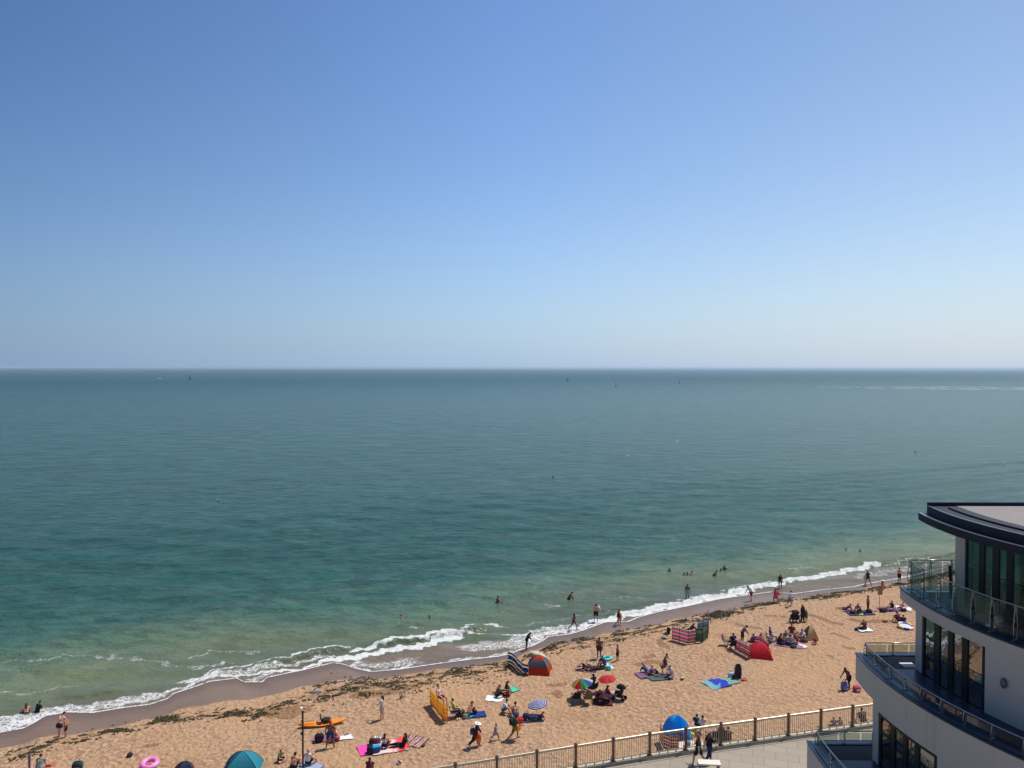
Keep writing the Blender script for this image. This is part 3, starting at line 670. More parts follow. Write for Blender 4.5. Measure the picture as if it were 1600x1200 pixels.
B(ring('wall', RW1+.02, RW1-.20, g1+.001, AE, FL1-.02, zc(6.005), RENDER, None))
# sea side of the top floor: glazed too, so daylight shows through the rooms
xs0 = pol(RW1, aw1)[0]; sf = MB(); pw = []
xx = xs0+.30; 
for i in range(9):
    sf.box((xx, yw1-.08, (FL1+zc(6.005))/2), (.12, .10, zc(6.005)-FL1)); pw.append((xx+.06, xx+1.54)); xx += 1.6
sf.box(((xs0+XE)/2, yw1-.08, zc(6.12)), (XE-xs0-.3, .11, .22)); sf.box(((xs0+XE)/2, yw1-.08, FL1+.06), (XE-xs0-.3, .11, .14))
swn = B(sf.build('window', FRAME, None))
for i, (a, b) in enumerate(pw):
    q = MB(); q.box(((a+b)/2, yw1-.08, (FL1+zc(6.1))/2), (b-a-.002, .014, zc(6.2)-FL1-.10)); g = q.build('pane', GLASS_TOP, None); g.parent = swn
mbx = MB(); mbx.box(((XE+31)/2, yw1-.1, (FL1+zc(6.005))/2), (XE-31, .2, zc(6.005)-FL1)); B(mbx.build('rear_wall', RENDER, None))
mbx = MB(); mbx.box((20.9, 26.2, (FL1+zc(6.005))/2), (.15, 3.6, zc(6.005)-FL1-.01)); mbx.box((25.5, 23.5, (FL1+zc(6.005))/2), (9, .15, zc(6.005)-FL1-.01)); B(mbx.build('inner_wall', mat(170, 168, 150, .8), None))
mbx = MB(); mbx.add([(18.1, 27.6, FL1), (18.9, 27.6, FL1), (18.9, 28.3, FL1), (18.1, 28.3, FL1), (18.1, 27.6, FL1+.8), (18.9, 27.6, FL1+.8), (18.9, 28.3, FL1+.8), (18.1, 28.3, FL1+.8)], [(0, 3, 2, 1), (4, 5, 6, 7), (0, 1, 5, 4), (1, 2, 6, 5), (2, 3, 7, 6), (3, 0, 4, 7)]); B(mbx.build('cabinet', mat(120, 110, 90), None))
pc = pol(RW1+.1, aw1); mbx = MB(); mbx.tube([(pc[0]+.02, yw1+.12, FL1), (pc[0]-.04, yw1+.12, FL1+1.3)], .06, 8); B(mbx.build('end_post', FRAME, None))
# middle floor body (flush with the top terrace edge), lower floor body (flush with the middle terrace edge)
def floor_wall(name, Rr, y_end, z0, z1, a0, a1, zt, zb):
    """curved wall with one opening between angles a0..a1 and heights zb..zt, plus the straight sea-side wall"""
    aw = ys(Rr, y_end)
    B(ring(name, Rr, Rr-.3, aw, a0, z0, z1, RENDER, None, 6)); B(ring(name, Rr, Rr-.3, a1, AE, z0, z1, RENDER, None, 40))
    B(ring(name, Rr, Rr-.3, a0, a1, zt, z1, RENDER, None, 14)); B(ring(name, Rr, Rr-.3, a0, a1, z0, zb, RENDER, None, 14))
    x0 = pol(Rr, aw)[0]; w = MB(); w.box(((x0+.31+XE)/2, y_end-.151, (z0+z1)/2), (XE-x0-.31, .3, z1-z0)); B(w.build('end_wall', RENDER, None))
RM = R2-.004; zt = zc(8.93); zb = zc(12.05)
m0, m1 = glazing('mid', RM-.08, [(1446, 1461), (1470, 1483), (1491, 1505), (1514, 1537)], zb, zt, GLASS_DARK, fr_out=.055, transom=[(0, zc(9.85))])
floor_wall('wall', RM, 28.8, zc(12.3), zc(9.142), m0, m1, zt, zb)
# band above window heads is part of the slab face
RL = R3-.004; zt3 = zc(12.62); zb3 = zc(15.6)
l0, l1 = glazing('low', RL-.08, [(1378, 1393), (1400, 1412), (1419, 1431), (1438, 1462)], zb3, zt3, GLASS_DARK, fr_out=.055, transom=[(0, zc(13.3))], y_px=1150)
floor_wall('wall', RL, 28.5, zc(15.9), zc(12.362), l0, l1, zt3, zb3)
for Rr, za, zb_ in ((RM-.5, 12.2, 9.2), (RL-.5, 15.8, 12.4)):        # floors and dark rooms behind the glass
    B(slab('room_floor', Rr, 28.3, zc(za), zc(za)+.05, mat(120, 112, 100), None)); 
    w = MB(); w.box((CX-6.2, 25.0, zc((za+zb_)/2)), (.15, 6.2, za-zb_-.1)); w.box((CX-8.2, 24.0, zc((za+zb_)/2)), (4.0, .15, za-zb_-.1)); B(w.build('inner_wall', mat(150, 145, 132), None))
# blinds and curtains seen behind the panes
for Rr, px, za, zb_ in ((RM-.55, 1452, 9.05, 12.0), (RL-.55, 1384, 12.7, 13.5), (RL-.6, 1404, 13.9, 15.5)):
    a = ang_at(px, Rr, 1050); cu = MB()
    rowa = [pol(Rr-.04*(i % 2), a-.02+.007*i) for i in range(13)]; rowb = [pol(Rr-.02-.04*(i % 2), a-.02+.007*i) for i in range(13)]; loop = rowa+rowb[::-1]
    cu.add([(*q, zc(zb_)) for q in loop]+[(*q, zc(za)) for q in loop], [(i, (i+1) % 26, (i+1) % 26+26, i+26) for i in range(26)])
    B(cu.build('curtain', mat(168, 160, 128, .9), None))
# middle terrace: parapet upstand, wide navy coping, sunken balcony at the sea end
H3 = 11.3
a30 = ys(R3, 30.4); awell = ys(R3, 28.75)
B(slab('balcony_floor', R3-.1, 30.3, zc(12.34), zc(12.2), mat(90, 92, 96), None))
B(ring('parapet', R3, R3-.42, a30, AE, zc(12.36), zc(H3)-.05, RENDER, None)); B(ring('coping', R3+.03, R3-.50, a30, awell, zc(H3)-.05, zc(H3), NAVY, None, 6))
B(ring('coping', R3+.03, R2-.02, awell, AE, zc(H3)-.05, zc(H3), NAVY, None))
B(ring('coping_trim', R3-.16, R3-.19, a30, AE, zc(H3)+.001, zc(H3)+.012, TRIM, None))
x3 = pol(R3, a30)[0]; w = MB(); w.box(((x3+XE)/2+.2, 30.25, zc((12.36+H3+.05)/2)), (XE-x3-.4, .30, 12.36-H3-.05)); B(w.build('parapet', mat(150, 150, 150), None))
w = MB(); w.box(((x3+XE)/2+.25, 30.25, zc(H3+.025)), (XE-x3-.5, .36, .052)); B(w.build('coping', NAVY, None))
B(ring('inner_parapet', R3-.43, R3-.47, a30+.03, awell, zc(12.2), zc(H3)-.05, mat(96, 98, 102), None, 6))
# lower terrace
H4 = 14.6
a40 = ys(R4, 29.9); awell4 = ys(R4, 28.4)
B(slab('balcony_floor', R4-.1, 29.8, zc(15.95), zc(15.8), mat(90, 92, 96), None))
B(ring('parapet', R4, R4-.42, a40, AE, PZ-.2, zc(H4)-.05, RENDER, None)); B(ring('coping', R4+.03, R4-.50, a40, awell4, zc(H4)-.05, zc(H4), NAVY, None, 6))
B(ring('coping', R4+.03, R3-.02, awell4, AE, zc(H4)-.05, zc(H4), NAVY, None))
B(ring('coping_trim', R4-.16, R4-.19, a40, AE, zc(H4)+.001, zc(H4)+.012, TRIM, None))
x4 = pol(R4, a40)[0]; w = MB(); w.box(((x4+XE)/2+.2, 29.75, (zc(H4+.05)+PZ-.2)/2), (XE-x4-.4, .30, zc(H4+.05)-PZ+.2)); B(w.build('parapet', mat(150, 150, 150), None))
w = MB(); w.box(((x4+XE)/2+.25, 29.75, zc(H4+.025)), (XE-x4-.5, .36, .052)); B(w.build('coping', NAVY, None))
B(ring('inner_parapet', R4-.43, R4-.47, a40+.03, awell4, zc(15.8), zc(H4)-.05, mat(96, 98, 102), None, 6))

# balustrades
def fin(h, w):
    """lens shaped open steel post"""
    b = MB(); n = 7
    for sgn in (-1, 1):
        b.tube([(sgn*(w*.5*math.sin(math.pi*min(1, .18+.82*i/n))+.006), 0, h*i/n) for i in range(n+1)], .014, 6)
    for k in (.3, .55, .78): b.box((0, 0, h*k), (w*.8, .014, .05 if h > .8 else .02))
    b.box((0, 0, h-.06), (w*.9, .03, .03)); b.box((0, 0, .012), (w*1.6, .08, .024)); b.tube([(0, 0, h-.06), (0, 0, h)], .012, 6)
    return b
def balustrade(Rr, y_end, z0, h, front_px, far_px, py, name_n):
    a0 = ys(Rr, y_end); root = None
    hr = MB(); pts = [(x, y, z0+h) for x, y in arc(Rr, y_end, AE, 44)]
    hr.tube(pts, .024, 8); x0 = pts[0][0]; xw = x0+ (far_px)
    hr.tube([(x0, y_end, z0+h), (xw, y_end, z0+h)], .024, 8)
    root = hr.build('handrail', STEEL, None, smooth=True); B(root)
    angs = [a0+.004]+[ang_at(p, Rr, py) for p in front_px]
    st = (angs[-1]-angs[-2]); 
    while angs[-1]+st < AE: angs.append(angs[-1]+st)
    w = .16 if h > .8 else .10
    proto = None
    def put(x, y, rz):
        nonlocal proto
        if proto is None: o = fin(h, w).build('rail_post', STEEL, root); proto = o
        else: o = link(proto.copy(), root)
        o.location = (x, y, z0); o.rotation_euler = (0, 0, rz)
    for a in angs: p = pol(Rr, a); put(p[0], p[1], a)
    n = 2 if h < .8 else 2
    for i in range(1, n+1): put(x0+far_px*i/(n+.35), y_end, math.pi/2)
    for a, b in zip(angs[:-1], angs[1:]):
        V = []; k = 4; g = .006
        for i in range(k+1):
            t_ = a+g+(b-a-2*g)*i/k; o = pol(Rr+.006, t_); q = pol(Rr-.006, t_); V += [(*o, z0+.05), (*q, z0+.05), (*q, z0+h-.07), (*o, z0+h-.07)]
        F_ = [(0, 1, 2, 3), (4*k, 4*k+3, 4*k+2, 4*k+1)]
        for i in range(k):
            kk = 4*i; F_ += [(kk+j, kk+4+j, kk+4+(j+1) % 4, kk+(j+1) % 4) for j in range(4)]
        o = MB().add(V, F_).build('glass_panel', GLASS_CLEAR, root)
    for i in range(3):
        b_ = MB(); xa = x0+far_px*i/3+.03; xb = x0+far_px*(i+1)/3-.03; b_.box(((xa+xb)/2, y_end, z0+h/2-.01), (xb-xa, .012, h-.12)); b_.build('glass_panel', GLASS_CLEAR, root)
balustrade(R2-.28, 30.15, zc(8.66), 1.12, [1441, 1467, 1492, 1521, 1551, 1588], 1.95, 900, 0)
balustrade(R3-.30, 30.2, zc(H3), .45, [1367, 1390, 1414, 1440, 1472, 1508, 1552], 2.6, 1050, 0)
balustrade(R4-.30, 29.72, zc(H4), .45, [1298, 1322, 1350, 1382], 2.6, 1160, 0)
# wall light, terrace table
aw = ang_at(1570, RM, 1071); p = pol(RM+.06, aw); d_ = (Vector((p[0], p[1]))).length
hgt = 24.0-(1071-575.5)/1202*p[1]
wl = MB(); wl.ell((p[0], p[1], hgt), (.09, .12, .17), 10, 8); wl.box((p[0]+.03, p[1], hgt), (.08, .16, .06)); B(wl.build('wall_lamp', mat(96, 98, 104, .4, .5), None))
tb = empty('terrace_table', (15.35, 29.55, zc(12.2)), 'small pale table standing on the sunken middle balcony', 'table')
b = MB(); b.box((0, 0, .72), (.50, .42, .04)); b.build('tabletop', mat(205, 205, 205, .5), tb)
for sx in (-.2, .2):
    for sy in (-.16, .16): b = MB(); b.box((sx, sy, .35), (.04, .04, .70)); b.build('leg', mat(150, 150, 150, .5), tb)
# ================================================================ people
def capsule(mb, p0, r0, p1, r1, n=10):
    p0 = Vector(p0); p1 = Vector(p1); d = p1-p0; L = d.length
    if L < 1e-6: d = Vector((0, 0, 1)); L = 1e-6
    d = d/L; pts = []; rs = []
    for a in (80, 60, 35): pts.append(p0-d*r0*math.sin(R(a))); rs.append(r0*math.cos(R(a)))
    pts += [p0, p1]; rs += [r0, r1]
    for a in (35, 60, 80): pts.append(p1+d*r1*math.sin(R(a))); rs.append(r1*math.cos(R(a)))
    u = d.cross(Vector((0, 0, 1))) if abs(d.z) < 0.9 else d.cross(Vector((1, 0, 0)))
    u.normalize(); w = d.cross(u); V = []; F_ = []
    for q, rr in zip(pts, rs): V += [q+u*(rr*math.cos(6.28318*k/n))+w*(rr*math.sin(6.28318*k/n)) for k in range(n)]
    for i in range(len(pts)-1):
        for k in range(n): a = i*n+k; b = i*n+(k+1) % n; F_.append((a, b, b+n, a+n))
    F_ += [tuple(range(n))[::-1], tuple((len(pts)-1)*n+k for k in range(n))]
    mb.add(V, F_)
def limb(pitch, spread, side):
    p, s = R(pitch), R(spread); return Vector((side*math.sin(s), math.sin(p)*math.cos(s), -math.cos(p)*math.cos(s)))
BASE = dict(lean=0, head=0, ua=(0, 0), us=(10, 10), fa=(12, 12), fs=(0, 0), th=(2, -2), ts=(3, 3), sh=(0, -3), ss=(2, 2), foot=None, rot=0)
POSES = {
 'stand': {}, 'stand_wide': dict(ts=(9, 9), ss=(7, 7), us=(14, 14), fa=(25, 20)),
 'walk': dict(lean=5, ua=(-24, 22), fa=(-2, 50), th=(26, -20), sh=(6, -42)),
 'walk_bag': dict(lean=8, head=10, ua=(15, -15), us=(12, 16), fa=(35, 5), th=(20, -18), sh=(4, -40)),
 'hips': dict(us=(42, 42), ua=(-12, -12), fs=(-38, -38), fa=(20, 20)),
 'phone': dict(ua=(20, 55), us=(8, 10), fa=(30, 105), fs=(0, 0)),
 'hold_front': dict(lean=-3, ua=(35, 35), us=(12, 12), fa=(85, 85), fs=(-25, -25)),
 'bend': dict(lean=58, head=15, ua=(20, 5), us=(12, 6), fa=(10, 0), th=(12, -6), ts=(8, 8), sh=(-4, -10)),
 'stoop': dict(lean=26, head=25, ua=(22, 18), us=(10, 10), fa=(35, 35), th=(14, -8), sh=(-6, -12)),
 'sit_legs': dict(lean=-14, head=8, ua=(-32, -32), us=(16, 16), fa=(-18, -18), th=(92, 96), ts=(7, 7), sh=(84, 80), ss=(5, 5), foot=150),
 'sit_knees': dict(lean=20, head=4, ua=(52, 52), us=(12, 12), fa=(88, 84), fs=(-22, -22), th=(132, 128), ts=(7, 7), sh=(28, 24), foot=95),
 'sit_cross': dict(lean=10, head=12, ua=(30, 28), us=(18, 18), fa=(70, 68), fs=(-30, -30), th=(86, 86), ts=(46, 46), sh=(60, 60), ss=(-68, -62), foot=100),
 'sit_side': dict(lean=4, ua=(-25, 30), us=(20, 14), fa=(-12, 60), th=(95, 118), ts=(20, 6), sh=(55, 20), ss=(-35, 0), foot=95),
 'chair': dict(lean=-12, head=8, ua=(20, 20), us=(14, 14), fa=(78, 78), th=(84, 86), ts=(8, 8), sh=(6, 2), foot=90),
 'kneel': dict(lean=14, head=18, ua=(35, 30), us=(12, 12), fa=(60, 55), th=(24, 20), ts=(10, 10), sh=(-86, -88), foot=-120),
 'lie_back': dict(ua=(-8, 30), us=(22, 30), fa=(10, 100), th=(4, 60), sh=(0, -40), rot=-90, foot=60),
 'lie_front': dict(head=-14, ua=(150, 140), us=(30, 30), fa=(190, 200), fs=(-30, -30), th=(0, 3), ts=(7, 7), sh=(0, 0), rot=90, foot=10),
 'lie_elbow': dict(lean=-50, head=26, ua=(-30, -28), us=(16, 16), fa=(30, 30), th=(92, 100), ts=(6, 6), sh=(86, 72), ss=(4, 4), foot=150),
 'wade': dict(lean=6, ua=(20, 20), us=(40, 40), fa=(60, 60), fs=(0, 0)),
 'carry': dict(lean=-2, us=(10, 38), ua=(25, 60), fa=(75, 130), fs=(-20, -10)),
 'stride': dict(lean=12, head=14, ua=(-10, 30), us=(16, 16), fa=(20, 70), th=(34, -26), ts=(4, 4), sh=(4, -48)),
}
def joints(pose):
    p = dict(BASE); p.update(POSES[pose]); J = {}
    L = R(p['lean']); d = Vector((0, math.sin(L), math.cos(L))); H = R(p['lean']*.6+p['head']); hd = Vector((0, math.sin(H), math.cos(H)))
    fwd = Vector((0, math.cos(H), -math.sin(H)))
    J['d'] = d; J['hd'] = hd; J['fwd'] = fwd; J['back'] = Vector((0, -math.cos(L), math.sin(L)))
    J['pel'] = Vector((0, 0, 0)); J['waist'] = d*.17; J['chest'] = d*.34; J['neck'] = d*.51; J['head'] = J['neck']+hd*.155+fwd*.015
    for i, sd in enumerate((-1, 1)):
        J['sho', sd] = d*.455+Vector((sd*.185, 0, 0)); a = limb(p['ua'][i], p['us'][i], sd); J['elb', sd] = J['sho', sd]+a*.29
        f = limb(p['fa'][i], p['fs'][i], sd); J['wri', sd] = J['elb', sd]+f*.25; J['fdir', sd] = f
        J['hip', sd] = Vector((sd*.095, 0, -.03)); J['kne', sd] = J['hip', sd]+limb(p['th'][i], p['ts'][i], sd)*.43
        sh = limb(p['sh'][i], p['ss'][i], sd); J['ank', sd] = J['kne', sd]+sh*.41
        ft = limb(p['foot'], 0, sd) if p['foot'] is not None else limb(86+min(0, p['sh'][i]), 4, sd); J['toe', sd] = J['ank', sd]+ft*.15+sh*.03
        J['heel', sd] = J['ank', sd]+sh*.05-ft*.03
    if p['rot']:
        M = Matrix.Rotation(R(-p['rot']), 3, 'X'); J = {k: M @ v for k, v in J.items()}
    z = min([J[k].z-r for k, r in [('pel', .12), ('head', .1), (('toe', -1), .03), (('toe', 1), .03), (('heel', -1), .04), (('heel', 1), .04), (('ank', 1), .05), (('kne', 1), .06), (('kne', -1), .06), ('chest', .11)]])
    for k in J:
        if k not in ('d', 'hd', 'fwd', 'back') and not (isinstance(k, tuple) and k[0] == 'fdir'): J[k] = J[k]-Vector((0, 0, z))
    return J
X = Vector((1, 0, 0))
def body_mb(J, pose):
    b = MB(); pel, wa, ch, ne, he = (J[k] for k in ('pel', 'waist', 'chest', 'neck', 'head'))
    for s in (-1, 1):
        capsule(b, pel+X*s*.06, .118, wa+X*s*.045, .10); capsule(b, wa+X*s*.045, .10, ch+X*s*.065, .108); capsule(b, ch+X*s*.07, .105, J['sho', s]-X*s*.06, .075)
        capsule(b, J['sho', s]-X*s*.02, .062, J['elb', s], .040); capsule(b, J['elb', s], .041, J['wri', s], .027)
        capsule(b, J['hip', s], .098, J['kne', s], .058); capsule(b, J['kne', s], .058, J['ank', s], .036)
        cf = J['kne', s]*.72+J['ank', s]*.28; capsule(b, cf, .054, cf*.85+J['ank', s]*.15, .050)
        capsule(b, J['heel', s], .038, J['toe', s], .028)
        f = J['fdir', s].normalized(); w = J['wri', s]; side = f.cross(Vector((0, 0, 1)) if abs(f.z) < .8 else Vector((0, 1, 0))).normalized(); nrm = f.cross(side)
        capsule(b, w+f*.02-side*.018, .020, w+f*.075-side*.020, .018); capsule(b, w+f*.02+side*.018, .020, w+f*.075+side*.020, .018)
        for k, (o, ln) in enumerate(((-.030, .060), (-.010, .072), (.010, .078), (.030, .066))):
            q = w+f*.080+side*o; m = q+f*ln*.5+nrm*.008; capsule(b, q, .0095, m, .0090, 6); capsule(b, m, .0090, m+f*ln*.45+nrm*.018, .0080, 6)
        q = w+f*.025-side*.028; capsule(b, q, .012, q-side*.028+f*.030, .010, 6); capsule(b, q-side*.028+f*.030, .010, q-side*.036+f*.058+nrm*.008, .0085, 6)
    capsule(b, ne-J['d']*.03, .052, he-J['hd']*.04, .050)
    hd, fw = J['hd'], J['fwd']; M = Matrix((X, fw, hd)).transposed()
    b.ell(he, (.076, .092, .112), 16, 12, M=M)
    capsule(b, he-hd*.055+fw*.045, .042, he-hd*.075+fw*.058, .028, 8)                                   # jaw and chin
    capsule(b, he+fw*.088+hd*.012, .010, he+fw*.104-hd*.018, .014, 6)                                   # nose
    capsule(b, he+fw*.086-hd*.046-X*.016, .009, he+fw*.086-hd*.046+X*.016, .009, 6)                     # mouth
    for s in (-1, 1): capsule(b, he+X*s*.078-hd*.015, .014, he+X*s*.080+hd*.018, .016, 6); capsule(b, he+fw*.078+X*s*.018+hd*.026, .010, he+fw*.078+X*s*.046+hd*.024, .008, 6)
    return b
def cloth_mb(J, kind):
    b = MB(); pel, wa, ch, ne = (J[k] for k in ('pel', 'waist', 'chest', 'neck')); g = .016
    lerp = lambda a, c, t: a*(1-t)+c*t
    if kind in ('shorts', 'briefs', 'trousers'):
        t = {'shorts': .62, 'briefs': .10, 'trousers': 1.0}[kind]
        for s in (-1, 1):
            capsule(b, pel+X*s*.06, .118+g, lerp(pel, wa, .45)+X*s*.05, .106+g)
            k = lerp(J['hip', s], J['kne', s], t); capsule(b, J['hip', s], .10+g, k, (.10-.036*t)+g*1.4)
            if kind == 'trousers': capsule(b, J['kne', s], .062+g, lerp(J['kne', s], J['ank', s], .9), .046+g)
    elif kind in ('tee', 'vest', 'swimsuit', 'dress', 'robe'):
        for s in (-1, 1):
            capsule(b, lerp(pel, wa, .3)+X*s*.05, .112+g, wa+X*s*.045, .104+g); capsule(b, wa+X*s*.045, .103+g, ch+X*s*.065, .110+g)
            capsule(b, ch+X*s*.07, .107+g, J['sho', s]-X*s*.07, .076+g)
            if kind in ('tee', 'robe'): k = lerp(J['sho', s], J['elb', s], .6 if kind == 'tee' else 1.0); capsule(b, J['sho', s]-X*s*.02, .066+g, k, .050+g)
            if kind == 'robe': capsule(b, J['elb', s], .050+g, lerp(J['elb', s], J['wri', s], .8), .045+g)
            if kind == 'swimsuit': capsule(b, pel+X*s*.06, .118+g*.7, lerp(pel, wa, .5)+X*s*.05, .108+g); capsule(b, J['hip', s], .100+g*.6, lerp(J['hip', s], J['kne', s], .04), .10+g*.6)
            if kind in ('dress', 'robe'):
                t = .75 if kind == 'dress' else 1.0; capsule(b, pel+X*s*.06, .118+g, lerp(J['hip', s], J['kne', s], t), .10+g*1.5)
                if kind == 'robe': capsule(b, J['kne', s], .085, lerp(J['kne', s], J['ank', s], .8), .085)
        if kind in ('dress', 'robe'):
            mk = (J['kne', -1]+J['kne', 1])/2; capsule(b, pel, .13, lerp(pel, mk, .7), .12)
    elif kind == 'bikini_top':
        c = lerp(wa, ch, .92)
        for s in (-1, 1): capsule(b, c+X*s*.065-J['d']*.02, .110+g*.6, c+X*s*.065+J['d']*.03, .110+g*.6)
    return b
_tc = {}
def tcloth(r, g, b, amt=.55):
    """thin cloth that lets some daylight through"""
    if (r, g, b) not in _tc:
        t = NT('thin_cloth'); v = t.coord(); nz = t.noise(v, 9, 4); c = rgb(r, g, b); col = t.mix(nz, tuple(x*.9 for x in c[:3])+(1,), tuple(min(1, x*1.08) for x in c[:3])+(1,))
        _tc[(r, g, b)] = thin(t, col, t.bump(nz, .25, .03), amt)
    return _tc[(r, g, b)]
_pend = {}
def remeshed(key, mb, vox, ratio=.5, sm_it=3):
    me = bpy.data.meshes.new('body_form'); me.from_pydata(mb.v, [], mb.f); ob = bpy.data.objects.new('tmp', me); scene.collection.objects.link(ob)
    m = ob.modifiers.new('r', 'REMESH'); m.mode = 'VOXEL'; m.voxel_size = vox; m.use_smooth_shade = True
    m2 = ob.modifiers.new('s', 'SMOOTH'); m2.factor = .5; m2.iterations = sm_it
    m3 = ob.modifiers.new('d', 'DECIMATE'); m3.ratio = ratio
    _pend[key] = ob
def flush():
    dg = bpy.context.evaluated_depsgraph_get()
    for k, ob in list(_pend.items()):
        nm = bpy.data.meshes.new_from_object(ob.evaluated_get(dg)); nm.name = k[0] if isinstance(k, tuple) else k
        if not nm.materials: nm.materials.append(None)
        nm.polygons.foreach_set('use_smooth', [True]*len(nm.polygons)); MESH[k] = nm
    for k, ob in list(_pend.items()): bpy.data.objects.remove(ob, do_unlink=True)
    _pend.clear()
MESH = {}; JJ = {}; PEOPLE = []
def hair_mesh(J, kind):
    b = MB(); he, hd, fw = J['head'], J['hd'], J['fwd']; M = Matrix((X, fw, hd)).transposed()
    b.ell(he+hd*.030-fw*.022, (.084, .090, .096), 12, 8, M=M)
    if kind == 'long': capsule(b, he-fw*.055, .078, J['neck']+J['back']*.085-J['d']*.10, .052, 10)
    if kind == 'tied': capsule(b, he+hd*.06-fw*.09, .042, he+hd*.02-fw*.13, .034, 8)
    return b
def hat_mb(J):
    b = MB(); he, hd, fw = J['head'], J['hd'], J['fwd']; M = Matrix((X, fw, hd)).transposed()
    b.ell(he+hd*.045, (.100, .112, .090), 16, 8, M=M, zmin=0.0); b.ell(he+hd*.045, (.20, .22, .018), 18, 6, M=M); return b
SK = {'f': (222, 168, 138), 't': (210, 154, 120), 'b': (134, 88, 64), 'd': (84, 54, 40)}
HC = {'k': (22, 18, 16), 'br': (62, 42, 28), 'bl': (196, 160, 104), 'g': (150, 146, 140), 'r': (140, 64, 30)}
def skinmat(k): r, g, b = SK[k]; return mat(r, g, b, .55, var=.06, scale=20, bump=.05, name='skin')
def clothmat(c): return mat(*c, .85, var=.18, scale=16, bump=.3, name='fabric')
def person(label, px, py, pose, heading, h=1.70, skin='t', top=None, bottom=('shorts', (30, 40, 70)), hair=('short', 'k'), group=None, z=0.0, sub=None, on=None, hat=None):
    PEOPLE.append(dict(label=label, px=px, py=py, pose=pose, heading=heading, h=h, skin=skin, top=top, bottom=bottom, hair=hair, group=group, z=z, sub=sub, on=on, hat=hat))
def make_people():
    need = set()
    for p in PEOPLE:
        if p['pose'] not in JJ: JJ[p['pose']] = joints(p['pose'])
        need.add(('body', p['pose']))
        for c in (p['top'], p['bottom']):
            if c: need.add((c[0], p['pose']))
    for k in sorted(need):
        J = JJ[k[1]]
        if k[0] == 'body': remeshed(k, body_mb(J, k[1]), .0085, .30, 2)
        else: remeshed(k, cloth_mb(J, k[0]), .018, .8, 2)
    flush()
    for p in PEOPLE:
        J = JJ[p['pose']]; sc = p['h']/1.74
        if p['sub'] is not None: loc = onz(p['px'], p['py'], SEA_Z); loc.z -= p['sub']
        elif p['on'] == 'prom': loc = onz(p['px'], p['py'], PZ)
        else:
            loc = G(p['px'], p['py'])
        c = (J['pel']+J['chest'])/2 if 'sit' in p['pose'] or 'lie' in p['pose'] or p['pose'] in ('chair', 'kneel') else (J['ank', -1]+J['ank', 1])/2
        rz = R(p['heading']-90); off = Matrix.Rotation(rz, 3, 'Z') @ Vector((c.x, c.y, 0))*sc
        root = empty('person', (loc.x-off.x, loc.y-off.y, loc.z+p['z']), p['label'], 'person', p['group'], rz, sc)
        root.scale = (sc*1.12, sc*1.12, sc)
        def add(nm, me, m):
            o = bpy.data.objects.new(nm, me); link(o, root); o.material_slots[0].link = 'OBJECT'; o.material_slots[0].material = m; return o
        add('body', MESH['body', p['pose']], skinmat(p['skin']))
        names = {'shorts': 'shorts', 'briefs': 'briefs', 'trousers': 'trousers', 'tee': 'shirt', 'vest': 'vest', 'swimsuit': 'swimsuit', 'dress': 'dress', 'robe': 'robe', 'bikini_top': 'bikini_top'}
        for c in (p['top'], p['bottom']):
            if c: add(names[c[0]], MESH[c[0], p['pose']], clothmat(c[1]))
        hk, hc = p['hair']; key = ('hair', hk, p['pose'])
        if key not in MESH:
            m_ = hair_mesh(J, hk); me = bpy.data.meshes.new('hair'); me.from_pydata(m_.v, [], m_.f); me.materials.append(None)
            me.polygons.foreach_set('use_smooth', [True]*len(me.polygons)); MESH[key] = me
        add('hair', MESH[key], mat(*HC[hc], .7, var=.2, name='hair'))
        if p['hat']:
            key = ('hat', p['pose'])
            if key not in MESH:
                m_ = hat_mb(J); me = bpy.data.meshes.new('sun_hat'); me.from_pydata(m_.v, [], m_.f); me.materials.append(None); MESH[key] = me
            add('sun_hat', MESH[key], clothmat(p['hat']))

# ================================================================ beach things
def anchor(px, py, z=0.0):
    g = G(px, py); return Vector((g.x, g.y, g.z+z))
def thing(name, px, py, label, cat, rz=0.0, group=None, z=0.0):
    return empty(name, anchor(px, py, z), label, cat, group, R(rz))
def towel(px, py, w, l, rz, m, label, z=.012, group='towels and blankets on the sand', cat='towel', name='towel', wav=.055):
    b = MB(); nx, ny = 8, 14; seed = px*.13
    for top in (1, 0):
        V = []
        for i in range(nx+1):
            for j in range(ny+1):
                x = (i/nx-.5)*w; y = (j/ny-.5)*l; n_ = mnoise.noise(Vector((x*2.4+seed, y*2.4, seed)))
                V.append((x+.09*n_, y+.12*mnoise.noise(Vector((x*2, y*2+seed, 5))), (.018 if top else .004)+wav*(n_+.45 if n_ > -.45 else 0)))
        F_ = []
        for i in range(nx):
            for j in range(ny):
                a = i*(ny+1)+j; q = (a, a+ny+1, a+ny+2, a+1); F_.append(q if top else q[::-1])
        b.add(V, F_)
    N = (nx+1)*(ny+1); per = [i*(ny+1) for i in range(nx+1)]+[nx*(ny+1)+j for j in range(1, ny+1)]+[i*(ny+1)+ny for i in range(nx-1, -1, -1)]+[j for j in range(ny-1, 0, -1)]
    b.f += [(a, c, c+N, a+N) for a, c in zip(per, per[1:]+per[:1])]; b.mi += [0]*len(per)
    o = b.build(name, m, None, smooth=True, loc=anchor(px, py, z)); o.rotation_euler = (0, 0, R(rz)); tag(o, label, cat, group); return o
